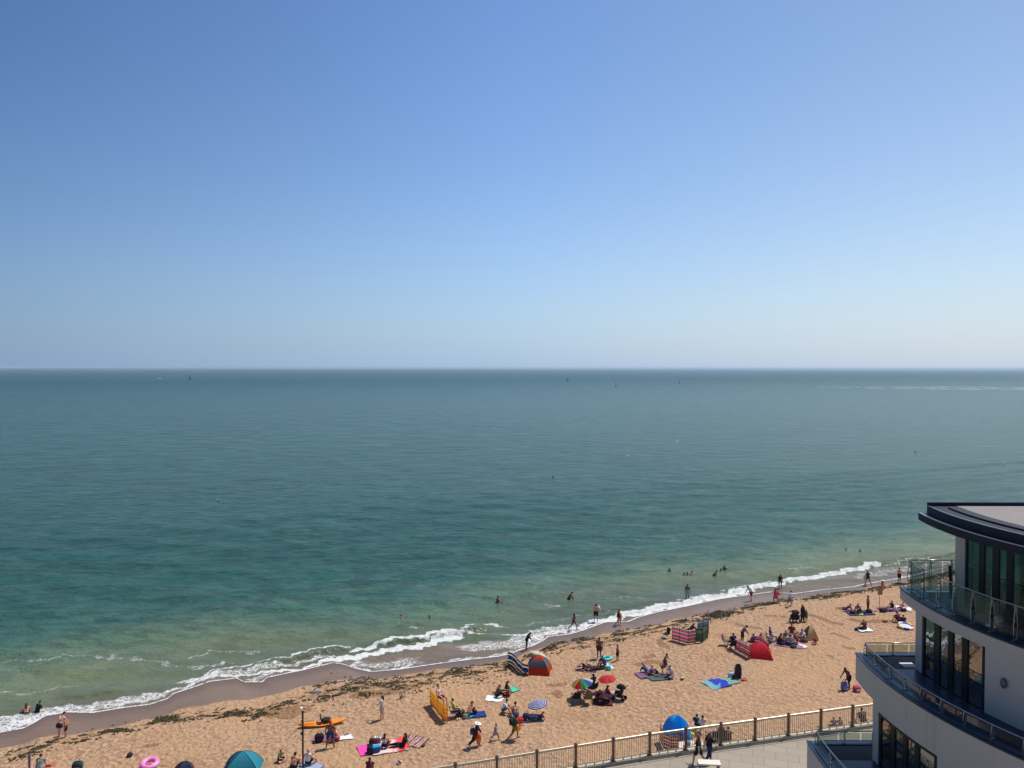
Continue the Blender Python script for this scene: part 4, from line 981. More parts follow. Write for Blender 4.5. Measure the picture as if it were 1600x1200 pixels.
def lump(b, c, r, p=2.6, nu=14, nv=10, mi=0, jit=.05):
    V = []; F_ = []; sg = lambda x, e: math.copysign(abs(x)**e, x); e = 2/p
    for j in range(nv+1):
        th = math.pi*j/nv
        for i in range(nu):
            ph = 2*math.pi*i/nu; x = sg(math.sin(th), e)*sg(math.cos(ph), e); y = sg(math.sin(th), e)*sg(math.sin(ph), e); z = sg(math.cos(th), e)
            n_ = 1+jit*mnoise.noise(Vector((x*2+c[0]*7, y*2, z*2+c[1]*5))); V.append((c[0]+r[0]*x*n_, c[1]+r[1]*y*n_, c[2]+r[2]*z*n_))
    for j in range(nv):
        for i in range(nu): a = j*nu+i; q = j*nu+(i+1) % nu; F_.append((a, a+nu, q+nu, q))
    b.add(V, F_, mi)
def bag(px, py, size, rz, col, label, col2=None, name='bag', z=0.0, group='bags on the sand', cat='bag'):
    t = thing(name, px, py, label, cat, rz, group, z); w, d, h = size
    b = MB(); lump(b, (0, 0, h*.47), (w/2, d/2, h*.5), 2.8, jit=.22); b.build('pouch', clothmat(col), t, smooth=True)
    s = MB(); s.tube([(-w*.25, 0, h*.85), (-w*.2, .02, h*1.15), (0, .03, h*1.25), (w*.2, .02, h*1.15), (w*.25, 0, h*.85)], .018, 6); s.build('handle', clothmat(col2 or tuple(int(c*.6) for c in col)), t)
    f = MB(); lump(f, (0, -d*.46, h*.35), (w*.32, d*.10, h*.22), 3); f.build('pocket', clothmat(col2 or tuple(int(min(255, c*1.2+10)) for c in col)), t); return t
def cooler(px, py, size, rz, col, lid, label):
    t = thing('cool_box', px, py, label, 'cool box', rz, 'bags on the sand'); w, d, h = size
    b = MB(); b.add([(x*w/2*k, y*d/2*k, z) for z, k in ((0, .86), (h*.8, 1.0)) for x, y in ((-1, -1), (1, -1), (1, 1), (-1, 1))], [(3, 2, 1, 0), (4, 5, 6, 7), (0, 1, 5, 4), (1, 2, 6, 5), (2, 3, 7, 6), (3, 0, 4, 7)]); b.build('box', mat(*col, .45), t)
    b = MB(); b.add([(x*w/2*k, y*d/2*k, z) for z, k in ((h*.803, 1.05), (h*.95, 1.03), (h, .92)) for x, y in ((-1, -1), (1, -1), (1, 1), (-1, 1))], [(3, 2, 1, 0), (8, 9, 10, 11)]+[(i, (i+1) % 4, (i+1) % 4+4, i+4) for i in range(4)]+[(i+4, (i+1) % 4+4, (i+1) % 4+8, i+8) for i in range(4)]); b.build('lid', mat(*lid, .4), t)
    b = MB(); b.tube([(-w*.54, 0, h*.7), (-w*.5, 0, h*1.12), (w*.5, 0, h*1.12), (w*.54, 0, h*.7)], .014, 6); b.build('handle', mat(225, 225, 225, .5), t)
def camp_chair(px, py, heading, col, label, frame=(60, 60, 64), group='folding chairs on the sand', z=0.0, low=1.0):
    t = thing('folding_chair', px, py, label, 'chair', heading-90, group, z); fm = mat(*frame, .4, .6); cm = clothmat(col); H = .42*low
    b = MB(); b.add([(-.26, -.22, H-.03), (.26, -.22, H-.03), (.26, 0, H-.07), (-.26, 0, H-.07), (.26, .25, H), (-.26, .25, H)]+[(-.26, -.22, H-.05), (.26, -.22, H-.05), (.26, 0, H-.09), (-.26, 0, H-.09), (.26, .25, H-.02), (-.26, .25, H-.02)], [(0, 1, 2, 3), (3, 2, 4, 5), (9, 8, 7, 6), (11, 10, 8, 9), (0, 6, 7, 1), (4, 10, 11, 5), (0, 3, 9, 6), (3, 5, 11, 9), (1, 7, 8, 2), (2, 8, 10, 4)]); b.build('seat', cm, t)
    b = MB(); V = []
    for zz, y in ((H-.02, -.22), (H+.22, -.28), (H+.46, -.35)): V += [(-.26, y, zz), (.26, y, zz), (.26, y-.02, zz), (-.26, y-.02, zz)]
    b.add(V, [(0, 1, 5, 4), (4, 5, 9, 8), (3, 7, 6, 2), (7, 11, 10, 6), (8, 9, 10, 11), (1, 2, 6, 5), (5, 6, 10, 9), (0, 4, 7, 3), (4, 8, 11, 7), (0, 3, 2, 1)]); b.build('backrest', cm, t)
    for s in (-1, 1):
        q = MB(); q.tube([(s*.28, .26, 0), (s*.28, -.24, H+.02), (s*.28, -.36, H+.48)], .013, 6); q.build('leg', fm, t)
        q = MB(); q.tube([(s*.28, -.26, 0), (s*.28, .24, H), (s*.28, .26, H+.20)], .013, 6); q.build('leg', fm, t)
        q = MB(); q.box((s*.28, -.01, H+.21), (.05, .56, .03)); q.build('armrest', cm, t)
    return t
def windbreak(pix, h, m, label, pole=(150, 120, 80), cat='windbreak', lean=0.0, z=0.0):
    P = [anchor(a, b, z) for a, b in pix]; c = P[0]; t = empty('windbreak', c, label, cat, 'windbreaks on the sand'); pm = mat(*pole, .7)
    b = MB(); V = []; n = 0; sub = 6
    for i in range(len(P)-1):
        for k in range(sub+(1 if i == len(P)-2 else 0)):
            q = P[i].lerp(P[i+1], k/sub)-c; e = (P[i+1]-P[i]).normalized(); nn = Vector((-e.y, e.x, 0)); bow = .06*math.sin(math.pi*k/sub)
            for j in range(5):
                zz = .06+(h-.06)*j/4-.05*math.sin(math.pi*k/sub)*(j/4); o = q+nn*(bow*math.sin(math.pi*(.15+.7*j/4)))
                V.append((o.x, o.y, zz))
            n += 1
    N = len(V); V2 = [(x+.006, y+.008, z_) for x, y, z_ in V]; F_ = []
    for i in range(n-1):
        for j in range(4): a = i*5+j; F_ += [(a, a+5, a+6, a+1), (a+N, a+1+N, a+6+N, a+5+N)]
        F_ += [(i*5, i*5+N, i*5+5+N, i*5+5), (i*5+4, i*5+9, i*5+9+N, i*5+4+N)]
    F_ += [(j, j+1, j+1+N, j+N) for j in range(4)]+[((n-1)*5+j, (n-1)*5+j+N, (n-1)*5+j+1+N, (n-1)*5+j+1) for j in range(4)]
    b.add(V+V2, F_).build('cloth', m, t, smooth=True)
    for p in P: q = MB(); q.tube([(p.x-c.x, p.y-c.y, -.1), (p.x-c.x+random.uniform(-.03, .03), p.y-c.y, h+.16)], .018, 6); q.build('pole', pm, t)
    return t
def dome(px, py, w, d, h, rz, mats, label, open_side=None, name='tent', pole=(50, 40, 40), pw=1.55, ex=.78):
    """mats: four panel materials (right, far, left, near) in local axes +x, +y, -x, -y"""
    t = thing(name, px, py, label, 'tent', rz, 'tents and sun shelters on the sand'); n = 8
    f = lambda a, b_: h*max(0, 1-max(abs(a), abs(b_))**pw)**ex
    for side in range(4):
        if side == open_side: continue
        V = []; F_ = []; ang = side*math.pi/2
        for i in range(n+1):
            r = i/n
            for j in range(n+1):
                s = -1+2*j/n; a, b_ = r, r*s; bulge = 1-.07*math.cos(s*math.pi/2)*r
                x, y = a*bulge, b_; xr = x*math.cos(ang)-y*math.sin(ang); yr = x*math.sin(ang)+y*math.cos(ang); V.append((xr*w/2, yr*d/2, f(a, 0)+.01))
        N = len(V)
        for i in range(n):
            for j in range(n): a = i*(n+1)+j; F_.append((a, a+n+1, a+n+2, a+1))
        V += [(x*.985, y*.985, max(z_-.015, 0)) for x, y, z_ in V]; F_ += [tuple(q+N for q in ff[::-1]) for ff in F_]
        MB().add(V, F_).build('panel', mats[side % len(mats)], t, smooth=True)
    for sx, sy in ((1, 1), (-1, 1), (1, -1), (-1, -1)):
        q = MB(); q.tube([(sx*w/2*r, sy*d/2*r, f(r, r)+.016) for r in (0, .15, .3, .45, .6, .75, .88, .96, 1.0)], .014, 6); q.build('pole', mat(*pole), t)
    if open_side is not None:
        q = MB(); q.box((0, 0, .012), (w*.96, d*.96, .02)); q.build('groundsheet', mats[-1], t)
    return t
def parasol(px, py, r, hgt, tilt, az, mats, label, ribs=8, rings=None, pole=True, depth=.32, closed_to=0, name='parasol', scal=0.0):
    t = thing(name, px, py, label, 'parasol', 0, 'parasols on the sand'); M = Matrix.Rotation(R(az), 3, 'Z') @ Matrix.Rotation(R(tilt), 3, 'Y'); nr = len(rings) if rings else 5
    b = MB(); V = []; K = ribs*2; top = Vector((0, 0, hgt))
    for i in range(nr+1):
        q = i/nr
        for k in range(K):
            an = 2*math.pi*k/K; rr = r*q*(1.0 if k % 2 == 0 else math.cos(math.pi/ribs)*(1+.0*q)); sag = 0 if k % 2 == 0 else -.015*q
            V.append(top+M @ Vector((rr*math.cos(an), rr*math.sin(an), -depth*r*q**1.7+sag)))
    F_ = []; mi = []
    for i in range(nr):
        for k in range(K):
            a = i*K+k; c = i*K+(k+1) % K; F_.append((a, a+K, c+K, c)); mi.append(rings[i] if rings else (((k+1)//2) % ribs) % len(mats))
    N = len(V); V2 = [v-M @ Vector((0, 0, .012)) for v in V]
    k0 = len(b.v); b.v += [tuple(v) for v in V+V2]; b.f += F_+[tuple(x+N for x in f[::-1]) for f in F_]; b.mi += mi+mi
    b.build('canopy', mats, t)
    if pole:
        q = MB(); q.tube([(0, 0, -.2), tuple(top+M @ Vector((0, 0, .06)))], .017, 6); q.build('pole', mat(210, 210, 205, .4, .3), t)
    for k in range(0, K, 2):
        an = 2*math.pi*k/K; q = MB(); q.tube([top+M @ Vector((r*s*math.cos(an), r*s*math.sin(an), -depth*r*s**1.7-.02)) for s in (0, .33, .66, 1)], .005, 4); q.build('rib', mat(120, 120, 120, .4, .6), t)
    return t
def ballthing(px, py, r, cols, label, z=0.0):
    t = MB(); n = 12; V = []; 
    for j in range(9):
        th = math.pi*j/8
        for i in range(n): ph = 2*math.pi*i/n; V.append((r*math.sin(th)*math.cos(ph), r*math.sin(th)*math.sin(ph), r+r*math.cos(th)))
    t.v = V
    for j in range(8):
        for i in range(n): a = j*n+i; c = j*n+(i+1) % n; t.f.append((a, a+n, c+n, c)); t.mi.append((i//2) % len(cols))
    o = t.build('ball', [mat(*c, .4) for c in cols], None, smooth=True, loc=anchor(px, py, z)); o.rotation_euler = (.9, .3, px); tag(o, label, 'ball', 'balls on the sand')
def torus(name, px, py, Rm, r, cols, label, cat, rz=0, tilt=0, fill=None, z=0.0, sx=1.0, group=None):
    t = thing(name, px, py, label, cat, rz, group, z); b = MB(); n, m = 28, 10; M = Matrix.Rotation(R(tilt), 3, 'X'); V = []
    for i in range(n):
        a = 2*math.pi*i/n
        for j in range(m):
            c = 2*math.pi*j/m; V.append(M @ Vector(((Rm+r*math.cos(c))*math.cos(a)*sx, (Rm+r*math.cos(c))*math.sin(a), r*math.sin(c)))+Vector((0, 0, r+abs(math.sin(R(tilt)))*Rm)))
    b.v = [tuple(v) for v in V]
    for i in range(n):
        for j in range(m): a = i*m+j; c = ((i+1) % n)*m+j; b.f.append((a, c, ((i+1) % n)*m+(j+1) % m, i*m+(j+1) % m)); b.mi.append((i*len(cols)*2//n) % len(cols))
    b.build('ring', [mat(*c, .35) for c in cols], t, smooth=True)
    if fill:
        q = MB(); q.ell((0, 0, r*.6+abs(math.sin(R(tilt)))*Rm), (Rm*sx*.96, Rm*.96, .03), 20, 6, M=M); q.build('base', mat(*fill, .4), t)
    return t
def rock(px, py, r, col, label, name='stone', cat='stone', z=0.0):
    b = MB(); lump(b, (0, 0, r*.35), (r, r*.8, r*.6), 2.2, jit=.3); o = b.build(name, mat(*col), None, smooth=True, loc=anchor(px, py, z)); tag(o, label, cat); return o
def shoes(px, py, rz, col, label, z=0.0):
    t = thing('shoes', px, py, label, 'shoes', rz, 'shoes left on the sand', z)
    for s in (-1, 1):
        b = MB(); lump(b, (s*.07, s*.03, .035), (.05, .135, .035), 2.4, jit=.0); lump(b, (s*.07, s*.03-.06, .07), (.042, .06, .04), 2.4, jit=0); b.build('shoe', mat(*col), t)
# ================================================================ who is where (pixel of the feet or seat -> real spot on the sand)
GS, GW, GB, GC = 'people sitting or lying on the sand', 'people standing and walking on the beach', 'bathers in the sea', 'people walking on the promenade'
NV, BK, WH, GY, RD = (28, 38, 78), (24, 24, 28), (232, 230, 226), (140, 140, 146), (176, 34, 40)
# -- left end
person('man in black briefs stooping with his back turned, on the wet sand at far left', 92, 1157, 'stoop', 75, 1.78, 'f', None, ('briefs', BK), ('short', 'k'), GW)
person('child with dark trunks standing close in front of the stooping man at far left', 103, 1152, 'stand', 200, 1.35, 't', None, ('shorts', (60, 30, 34)), ('short', 'br'), GW)
person('bather with wet brown hair sitting in the white foam, nearest the left edge', 41, 1113, 'sit_knees', 120, 1.6, 't', None, ('shorts', BK), ('long', 'br'), GB, sub=.30)
person('bather in black crouching in the white foam, right of another in the shallows', 59, 1112, 'kneel', 60, 1.6, 't', ('tee', BK), ('shorts', BK), ('short', 'k'), GB, sub=.42)
person('person in a grey top with black hair sitting at the bottom left corner', 62, 1204, 'sit_knees', 100, 1.65, 'f', ('tee', (136, 142, 132)), ('shorts', GY), ('tied', 'k'), GS)
person('child in olive top leaning forward on the sand by the lamp post', 437, 1189, 'sit_cross', 340, 1.25, 't', ('tee', (104, 104, 60)), ('shorts', BK), ('tied', 'k'), GS)
person('bare backed man with cropped dark hair sitting left of the lamp post', 459, 1203, 'sit_knees', 80, 1.75, 't', None, ('shorts', BK), ('short', 'k'), GS)
person('grey haired person in white top sitting just right of the lamp post', 481, 1197, 'sit_side', 60, 1.65, 't', ('vest', WH), ('shorts', BK), ('short', 'g'), GS)
person('ginger haired man in blue shorts standing with his back turned beside the orange kayak', 516, 1169, 'stand_wide', 95, 1.78, 'b', None, ('shorts', (36, 62, 118)), ('short', 'r'), GW)
person('person with bare shoulders sitting behind the man in blue shorts', 527, 1157, 'sit_knees', 200, 1.6, 't', None, ('shorts', (190, 90, 100)), ('short', 'br'), GS)
person('slim woman in a white top and pale shorts standing alone left of the yellow windbreak', 597, 1124, 'hold_front', 170, 1.66, 't', ('tee', (214, 208, 206)), ('shorts', (190, 176, 158)), ('long', 'br'), GW)
person('woman in white halter top and black shorts sitting beside the blue cool box', 601, 1171, 'sit_side', 80, 1.62, 't', ('bikini_top', WH), ('shorts', BK), ('long', 'br'), GS)
person('woman in black with long black hair sitting on the coral towel', 631, 1166, 'sit_legs', 190, 1.65, 't', ('tee', BK), ('trousers', BK), ('long', 'k'), GS)
person('person with dark red hair at the bottom edge below the pink towel', 577, 1209, 'sit_knees', 90, 1.6, 't', ('tee', (110, 40, 44)), ('shorts', NV), ('long', 'br'), GS)
# -- by the yellow windbreak
person('man with black hair and knees drawn up, sitting behind the yellow windbreak', 686, 1099, 'chair', 330, 1.72, 't', ('tee', (214, 176, 160)), ('shorts', (90, 50, 50)), ('short', 'k'), GS, z=.0)
person('person in lime green top sitting in the grey folding chair right of the yellow windbreak', 709, 1120, 'chair', 20, 1.65, 't', ('tee', (176, 206, 60)), ('shorts', BK), ('short', 'k'), GS, z=.02)
person('bare backed person with tied dark hair sitting on the blue towel', 741, 1116, 'sit_knees', 200, 1.65, 't', ('bikini_top', (140, 60, 60)), ('shorts', BK), ('tied', 'k'), GS)
# -- centre front
person('person in brown top and dark wrap sitting on the small white towel', 777, 1090, 'sit_knees', 20, 1.65, 't', ('tee', (96, 74, 62)), ('trousers', BK), ('short', 'br'), GS)
person('dark haired person in black sitting facing left beside the small green mat', 791, 1082, 'sit_legs', 200, 1.65, 'b', ('vest', (60, 34, 34)), ('shorts', BK), ('tied', 'k'), GS)
person('child in maroon shirt sitting with its back turned near the small green mat', 793, 1089, 'sit_cross', 110, 1.2, 't', ('tee', (120, 28, 50)), ('shorts', (90, 24, 40)), ('short', 'k'), GS)
person('man in white shirt and blue shorts sitting on the sand left of the striped parasol', 788, 1113, 'sit_knees', 340, 1.76, 't', ('tee', (216, 220, 228)), ('shorts', (56, 88, 128)), ('short', 'k'), GS)
person('bare chested man with curly dark hair sitting facing the man in white shirt', 806, 1120, 'sit_knees', 100, 1.74, 't', None, ('shorts', (80, 90, 130)), ('short', 'k'), GS)
person('child lying beside the blue cool bag under the striped parasol', 843, 1125, 'lie_elbow', 190, 1.3, 't', ('tee', (60, 70, 80)), ('shorts', (70, 56, 48)), ('short', 'k'), GS)
person('woman in green playsuit striding right with bags on her back and an orange bag', 801, 1156, 'stride', 20, 1.70, 'b', ('tee', (60, 84, 50)), ('shorts', (92, 130, 52)), ('short', 'k'), GW)
person('small child in a lilac dress walking behind the woman in green', 773, 1156, 'walk', 330, 1.12, 'b', ('dress', (170, 156, 186)), None, ('short', 'k'), GW)
person('woman in a white sun hat and dark robe carrying an orange bag', 741, 1166, 'walk_bag', 350, 1.60, 'b', ('robe', (58, 34, 40)), None, ('short', 'k'), GW, hat=WH)
# -- water edge, centre
person('woman in dark swimsuit with long hair looking down beside the blue windbreak', 822, 1016, 'stoop', 20, 1.62, 'b', ('swimsuit', (50, 26, 34)), None, ('long', 'k'), GW)
person('woman in brown swimsuit with long hair wading left of the man with a toddler', 895, 984, 'walk', 330, 1.62, 'b', ('swimsuit', (80, 40, 36)), None, ('long', 'k'), GW)
person('man in dark trunks carrying a toddler at the edge of the surf', 931, 972, 'carry', 90, 1.76, 't', None, ('shorts', (34, 34, 46)), ('short', 'k'), GW)
person('toddler in a pale sun hat held on the shoulder of a man in the surf', 937, 972, 'sit_knees', 200, .80, 'f', ('tee', (210, 200, 206)), ('shorts', (200, 190, 200)), ('short', 'br'), GW, z=1.08, hat=(226, 222, 226))
person('person in brown swimwear walking right on wet sand at the surf, farther along', 965, 978, 'walk', 10, 1.66, 't', ('swimsuit', (92, 50, 44)), None, ('short', 'k'), GW)
person('child half hidden behind the adult in brown swimwear at the surf', 968, 976, 'stand', 60, 1.35, 'f', None, ('shorts', (150, 90, 80)), ('short', 'br'), GW)
person('bare chested man in long dark shorts standing behind the sunbathers with a turquoise dinghy', 936, 1029, 'stand', 60, 1.78, 'b', None, ('shorts', (66, 40, 44)), ('short', 'k'), GW)
person('thin boy in dark trunks standing right of the turquoise dinghy', 965, 1033, 'stand', 150, 1.35, 'b', None, ('shorts', (40, 28, 34)), ('short', 'k'), GW)
person('person lying on dark blanket with pale knees raised, left of the dinghy', 918, 1044, 'lie_back', 200, 1.66, 'f', ('tee', (80, 40, 46)), ('shorts', BK), ('short', 'k'), GS)
person('person all in black lying beside the one with raised knees', 927, 1047, 'lie_front', 200, 1.66, 't', ('tee', BK), ('trousers', BK), ('short', 'k'), GS)
person('person in navy sitting under the white towel beside the turquoise bag', 944, 1041, 'sit_knees', 200, 1.62, 't', ('tee', (38, 40, 80)), ('trousers', (60, 66, 96)), ('short', 'k'), GS)
# -- parasol group
person('broad man in black shirt sitting on a chair between the rainbow and coral parasols', 926, 1081, 'chair', 130, 1.80, 'b', ('tee', (30, 28, 36)), ('shorts', (40, 36, 46)), ('short', 'k'), GS)
person('person in pale pink sitting in the shade of the rainbow parasol', 911, 1080, 'sit_knees', 230, 1.6, 't', ('tee', (206, 160, 160)), ('shorts', (180, 150, 150)), ('tied', 'k'), GS)
person('person in maroon dress sitting low among the dark blankets by the pushchair', 938, 1096, 'sit_cross', 250, 1.65, 'b', ('robe', (96, 22, 34)), None, ('short', 'k'), GS)
person('person in a wine red top leaning beside the person in maroon', 950, 1092, 'sit_side', 190, 1.6, 'b', ('tee', (120, 24, 40)), ('trousers', (70, 20, 34)), ('tied', 'k'), GS)
person('small child in dark clothes crouching in front of the maroon group', 931, 1100, 'sit_cross', 60, 1.0, 'b', ('tee', BK), ('shorts', BK), ('short', 'k'), GS)
# -- centre group
person('bare backed boy kneeling up behind the row of sunbathers, centre right', 1039, 1041, 'kneel', 330, 1.5, 'b', None, ('shorts', (70, 58, 62)), ('short', 'k'), GS)
person('person in blue top lying at the left end of the row of sunbathers', 1010, 1052, 'lie_elbow', 320, 1.68, 't', ('tee', (36, 60, 128)), ('shorts', (110, 80, 130)), ('short', 'br'), GS)
person('person in striped purple shirt leaning back in the middle of the row of sunbathers', 1020, 1055, 'sit_legs', 330, 1.6, 't', ('tee', (130, 96, 140)), ('trousers', (120, 100, 130)), ('tied', 'bl'), GS)
person('person with one dark knee raised in the row of sunbathers, beside the grey shirt', 1032, 1057, 'lie_back', 160, 1.66, 'b', ('vest', (60, 56, 66)), ('shorts', BK), ('short', 'k'), GS)
person('broad person in a pale grey shirt at the right end of the row of sunbathers', 1049, 1058, 'sit_cross', 190, 1.76, 't', ('tee', (176, 172, 190)), ('trousers', (120, 112, 130)), ('short', 'g'), GS)
# -- behind the red and green windbreaks
person('person lying in black behind the red striped windbreak', 1079, 987, 'lie_elbow', 200, 1.7, 'b', ('tee', BK), ('shorts', BK), ('short', 'k'), GS)
person('person in red and blue lying close behind the red striped windbreak', 1070, 992, 'lie_front', 160, 1.66, 't', ('tee', (150, 46, 64)), ('shorts', (50, 50, 90)), ('short', 'k'), GS)
# -- red tent group
person('man in dark shirt sitting beside the little folding chair left of the red tent', 1145, 1013, 'chair', 100, 1.75, 't', ('tee', (44, 44, 54)), ('shorts', (50, 44, 60)), ('short', 'k'), GS)
person('man in grey shirt standing bent over behind the striped windbreak of the red tent', 1159, 1005, 'stoop', 350, 1.72, 'b', ('tee', (120, 104, 112)), ('shorts', (38, 24, 30)), ('short', 'k'), GW)
person('person in lilac shirt sitting just behind the red tent', 1176, 1012, 'chair', 120, 1.6, 't', ('tee', (92, 84, 128)), ('shorts', (50, 40, 60)), ('short', 'br'), GS)
person('boy in black leaning on the far windbreak of the red tent', 1189, 1010, 'stand', 200, 1.15, 'b', ('tee', BK), ('shorts', BK), ('short', 'k'), GW)
# -- big circle of people
person('person in indigo top in a navy chair at the left end of the big circle', 1204, 1001, 'chair', 340, 1.62, 't', ('tee', (56, 50, 104)), ('trousers', (186, 180, 170)), ('short', 'k'), GS)
person('man in maroon top sitting second from the left in the big circle', 1217, 1006, 'sit_knees', 350, 1.7, 'b', ('vest', (92, 24, 30)), ('shorts', (60, 24, 34)), ('short', 'k'), GS)
person('person in black and white top at the back of the big circle', 1226, 1000, 'sit_cross', 300, 1.6, 't', ('tee', (90, 90, 104)), ('trousers', (150, 80, 90)), ('short', 'k'), GS)
person('tallest person in the big circle, in a brick red shirt', 1237, 998, 'chair', 250, 1.72, 'b', ('tee', (146, 40, 40)), ('shorts', (120, 44, 44)), ('short', 'k'), GS)
person('person in pale blue shirt with back turned at the front of the big circle', 1235, 1009, 'sit_cross', 60, 1.7, 't', ('tee', (150, 154, 176)), ('trousers', (60, 60, 80)), ('short', 'br'), GS)
person('child in crimson top sitting right of the pale blue back in the big circle', 1246, 1006, 'sit_cross', 200, 1.25, 't', ('tee', (170, 30, 60)), ('shorts', (200, 170, 170)), ('short', 'k'), GS)
person('man in white shirt and grey trousers sitting beside the small sand coloured tent', 1256, 1000, 'sit_knees', 200, 1.78, 't', ('tee', (206, 204, 204)), ('trousers', (150, 152, 144)), ('short', 'k'), GS)
person('small child in red sitting alone right of the big circle', 1274, 1006, 'sit_cross', 200, 1.05, 't', ('tee', (130, 24, 48)), ('shorts', (130, 24, 48)), ('tied', 'r'), GS)
person('woman in black standing beside the loaded trolley', 1254, 971, 'stand', 300, 1.60, 'b', ('robe', (36, 20, 28)), None, ('long', 'k'), GW)
person('child wrapped in a green towel beside the woman in black', 1260, 971, 'stand', 200, 1.15, 't', ('dress', (76, 120, 100)), None, ('short', 'k'), GW)
# -- water edge, right
person('man in white shirt and red shorts leaning forward at the surf', 1174, 939, 'stoop', 200, 1.76, 't', ('tee', (222, 222, 230)), ('shorts', (180, 30, 46)), ('short', 'k'), GW)
person('slim person in dark swimwear in the surf right of the man in red shorts', 1219, 920, 'stand', 70, 1.62, 'b', ('swimsuit', (60, 44, 60)), None, ('short', 'k'), GW)
person('woman in salmon pink dress walking by the tide line', 1213, 943, 'walk', 100, 1.60, 'b', ('dress', (206, 92, 92)), None, ('short', 'r'), GW)
person('man in white shirt and teal shorts carrying a blue cool box by the tide line', 1232, 948, 'walk_bag', 350, 1.70, 't', ('tee', (214, 214, 224)), ('shorts', (52, 110, 128)), ('short', 'k'), GW)
person('bare chested man standing waist deep in front of the other bathers', 1074, 938, 'stand', 60, 1.74, 'b', None, ('shorts', (150, 170, 180)), ('short', 'k'), GB)
person('adult in dark swimwear walking beside a child on the wet shore at far right', 1357, 915, 'walk', 100, 1.72, 'b', ('swimsuit', (60, 34, 40)), None, ('short', 'k'), GW)
person('pale child walking left of the adult in dark swimwear on the shore', 1353, 914, 'walk', 200, 1.25, 'f', ('vest', (196, 186, 190)), ('shorts', (200, 190, 190)), ('short', 'br'), GW)
person('child in bright orange shorts and pale hat standing on the sand near the little sign', 1379, 922, 'stand', 200, 1.15, 't', ('vest', (206, 110, 80)), ('shorts', (236, 80, 40)), ('short', 'br'), GW, hat=(226, 220, 206))
person('shirtless man in black shorts holding up a phone beside the top balcony', 1405, 911, 'phone', 20, 1.78, 't', None, ('shorts', BK), ('short', 'k'), GW)
person('woman in green top and maroon trousers standing over the sunbathers by the sign', 1356, 957, 'hips', 340, 1.70, 'b', ('vest', (64, 74, 52)), ('trousers', (60, 20, 34)), ('short', 'k'), GW)
person('person with pale hat lying at the left of the dark blanket near the sign', 1324, 953, 'lie_elbow', 160, 1.6, 't', ('tee', (120, 80, 110)), ('shorts', (90, 60, 80)), ('short', 'bl'), GS)
person('person in white and navy top sitting on the dark blanket near the sign', 1343, 957, 'sit_knees', 200, 1.66, 't', ('tee', (90, 96, 130)), ('trousers', (56, 34, 44)), ('short', 'k'), GS)
person('person in black sitting on the purple blanket beside a black bag, below the top balcony', 1394, 954, 'sit_side', 200, 1.62, 't', ('swimsuit', (28, 26, 30)), None, ('tied', 'k'), GS)
person('person lying at the right end of the purple blanket under the balcony corner', 1408, 952, 'lie_elbow', 210, 1.62, 't', ('bikini_top', (110, 60, 70)), ('shorts', (70, 44, 56)), ('short', 'br'), GS)
person('broad person in brown wearing a white cap, sitting on the round white towel', 1351, 984, 'sit_cross', 110, 1.72, 't', ('tee', (92, 50, 56)), ('trousers', (50, 34, 44)), ('short', 'g'), GS, hat=None)
person('man in maroon sitting behind the multicoloured float', 1404, 972, 'sit_knees', 110, 1.72, 't', ('tee', (110, 40, 56)), ('shorts', NV), ('short', 'k'), GS)
person('person in navy sitting closest to the multicoloured float', 1411, 976, 'sit_knees', 60, 1.6, 't', ('tee', (30, 32, 56)), ('shorts', BK), ('short', 'k'), GS)
person('dark silhouetted man bending to a blue wheeled bag left of the building', 1327, 1076, 'stoop', 200, 1.75, 'd', None, ('shorts', (38, 28, 34)), ('short', 'k'), GW)
# -- behind the railing
person('person in navy with bunched hair sitting behind the railing by the blue pop-up shelter', 1089, 1144, 'chair', 60, 1.6, 't', ('tee', (40, 44, 84)), ('shorts', BK), ('tied', 'k'), GS)
person('person in white top sitting right of the one with bunched hair', 1097, 1146, 'chair', 100, 1.6, 't', ('tee', (214, 206, 214)), ('shorts', NV), ('short', 'k'), GS)
person('man in maroon checked shirt sitting beside the black rucksack behind the railing', 1137, 1160, 'sit_knees', 70, 1.7, 't', ('tee', (116, 84, 92)), ('shorts', (60, 40, 50)), ('short', 'br'), GS)
person('left one of two children sitting close together behind the railing', 1303, 1137, 'sit_cross', 90, 1.2, 't', ('tee', (120, 100, 120)), ('shorts', NV), ('short', 'k'), GS)
person('right one of two children sitting close together behind the railing', 1313, 1137, 'sit_cross', 90, 1.2, 't', ('tee', (150, 128, 140)), ('shorts', NV), ('short', 'k'), GS)
person('person with a dark top and rucksack sitting behind the railing beside the building', 1349, 1130, 'sit_knees', 100, 1.74, 't', ('tee', (96, 66, 66)), ('shorts', NV), ('short', 'k'), GS)
# -- promenade
person('woman in black top and short skirt with long auburn hair walking on the promenade', 1094, 1196, 'walk', 150, 1.68, 't', ('tee', BK), ('shorts', BK), ('long', 'r'), GC, on='prom')
person('woman in black top and blue jeans with long fair brown hair on the promenade', 1106, 1191, 'walk', 30, 1.62, 't', ('tee', (20, 20, 24)), ('trousers', (36, 50, 96)), ('long', 'r'), GC, on='prom')
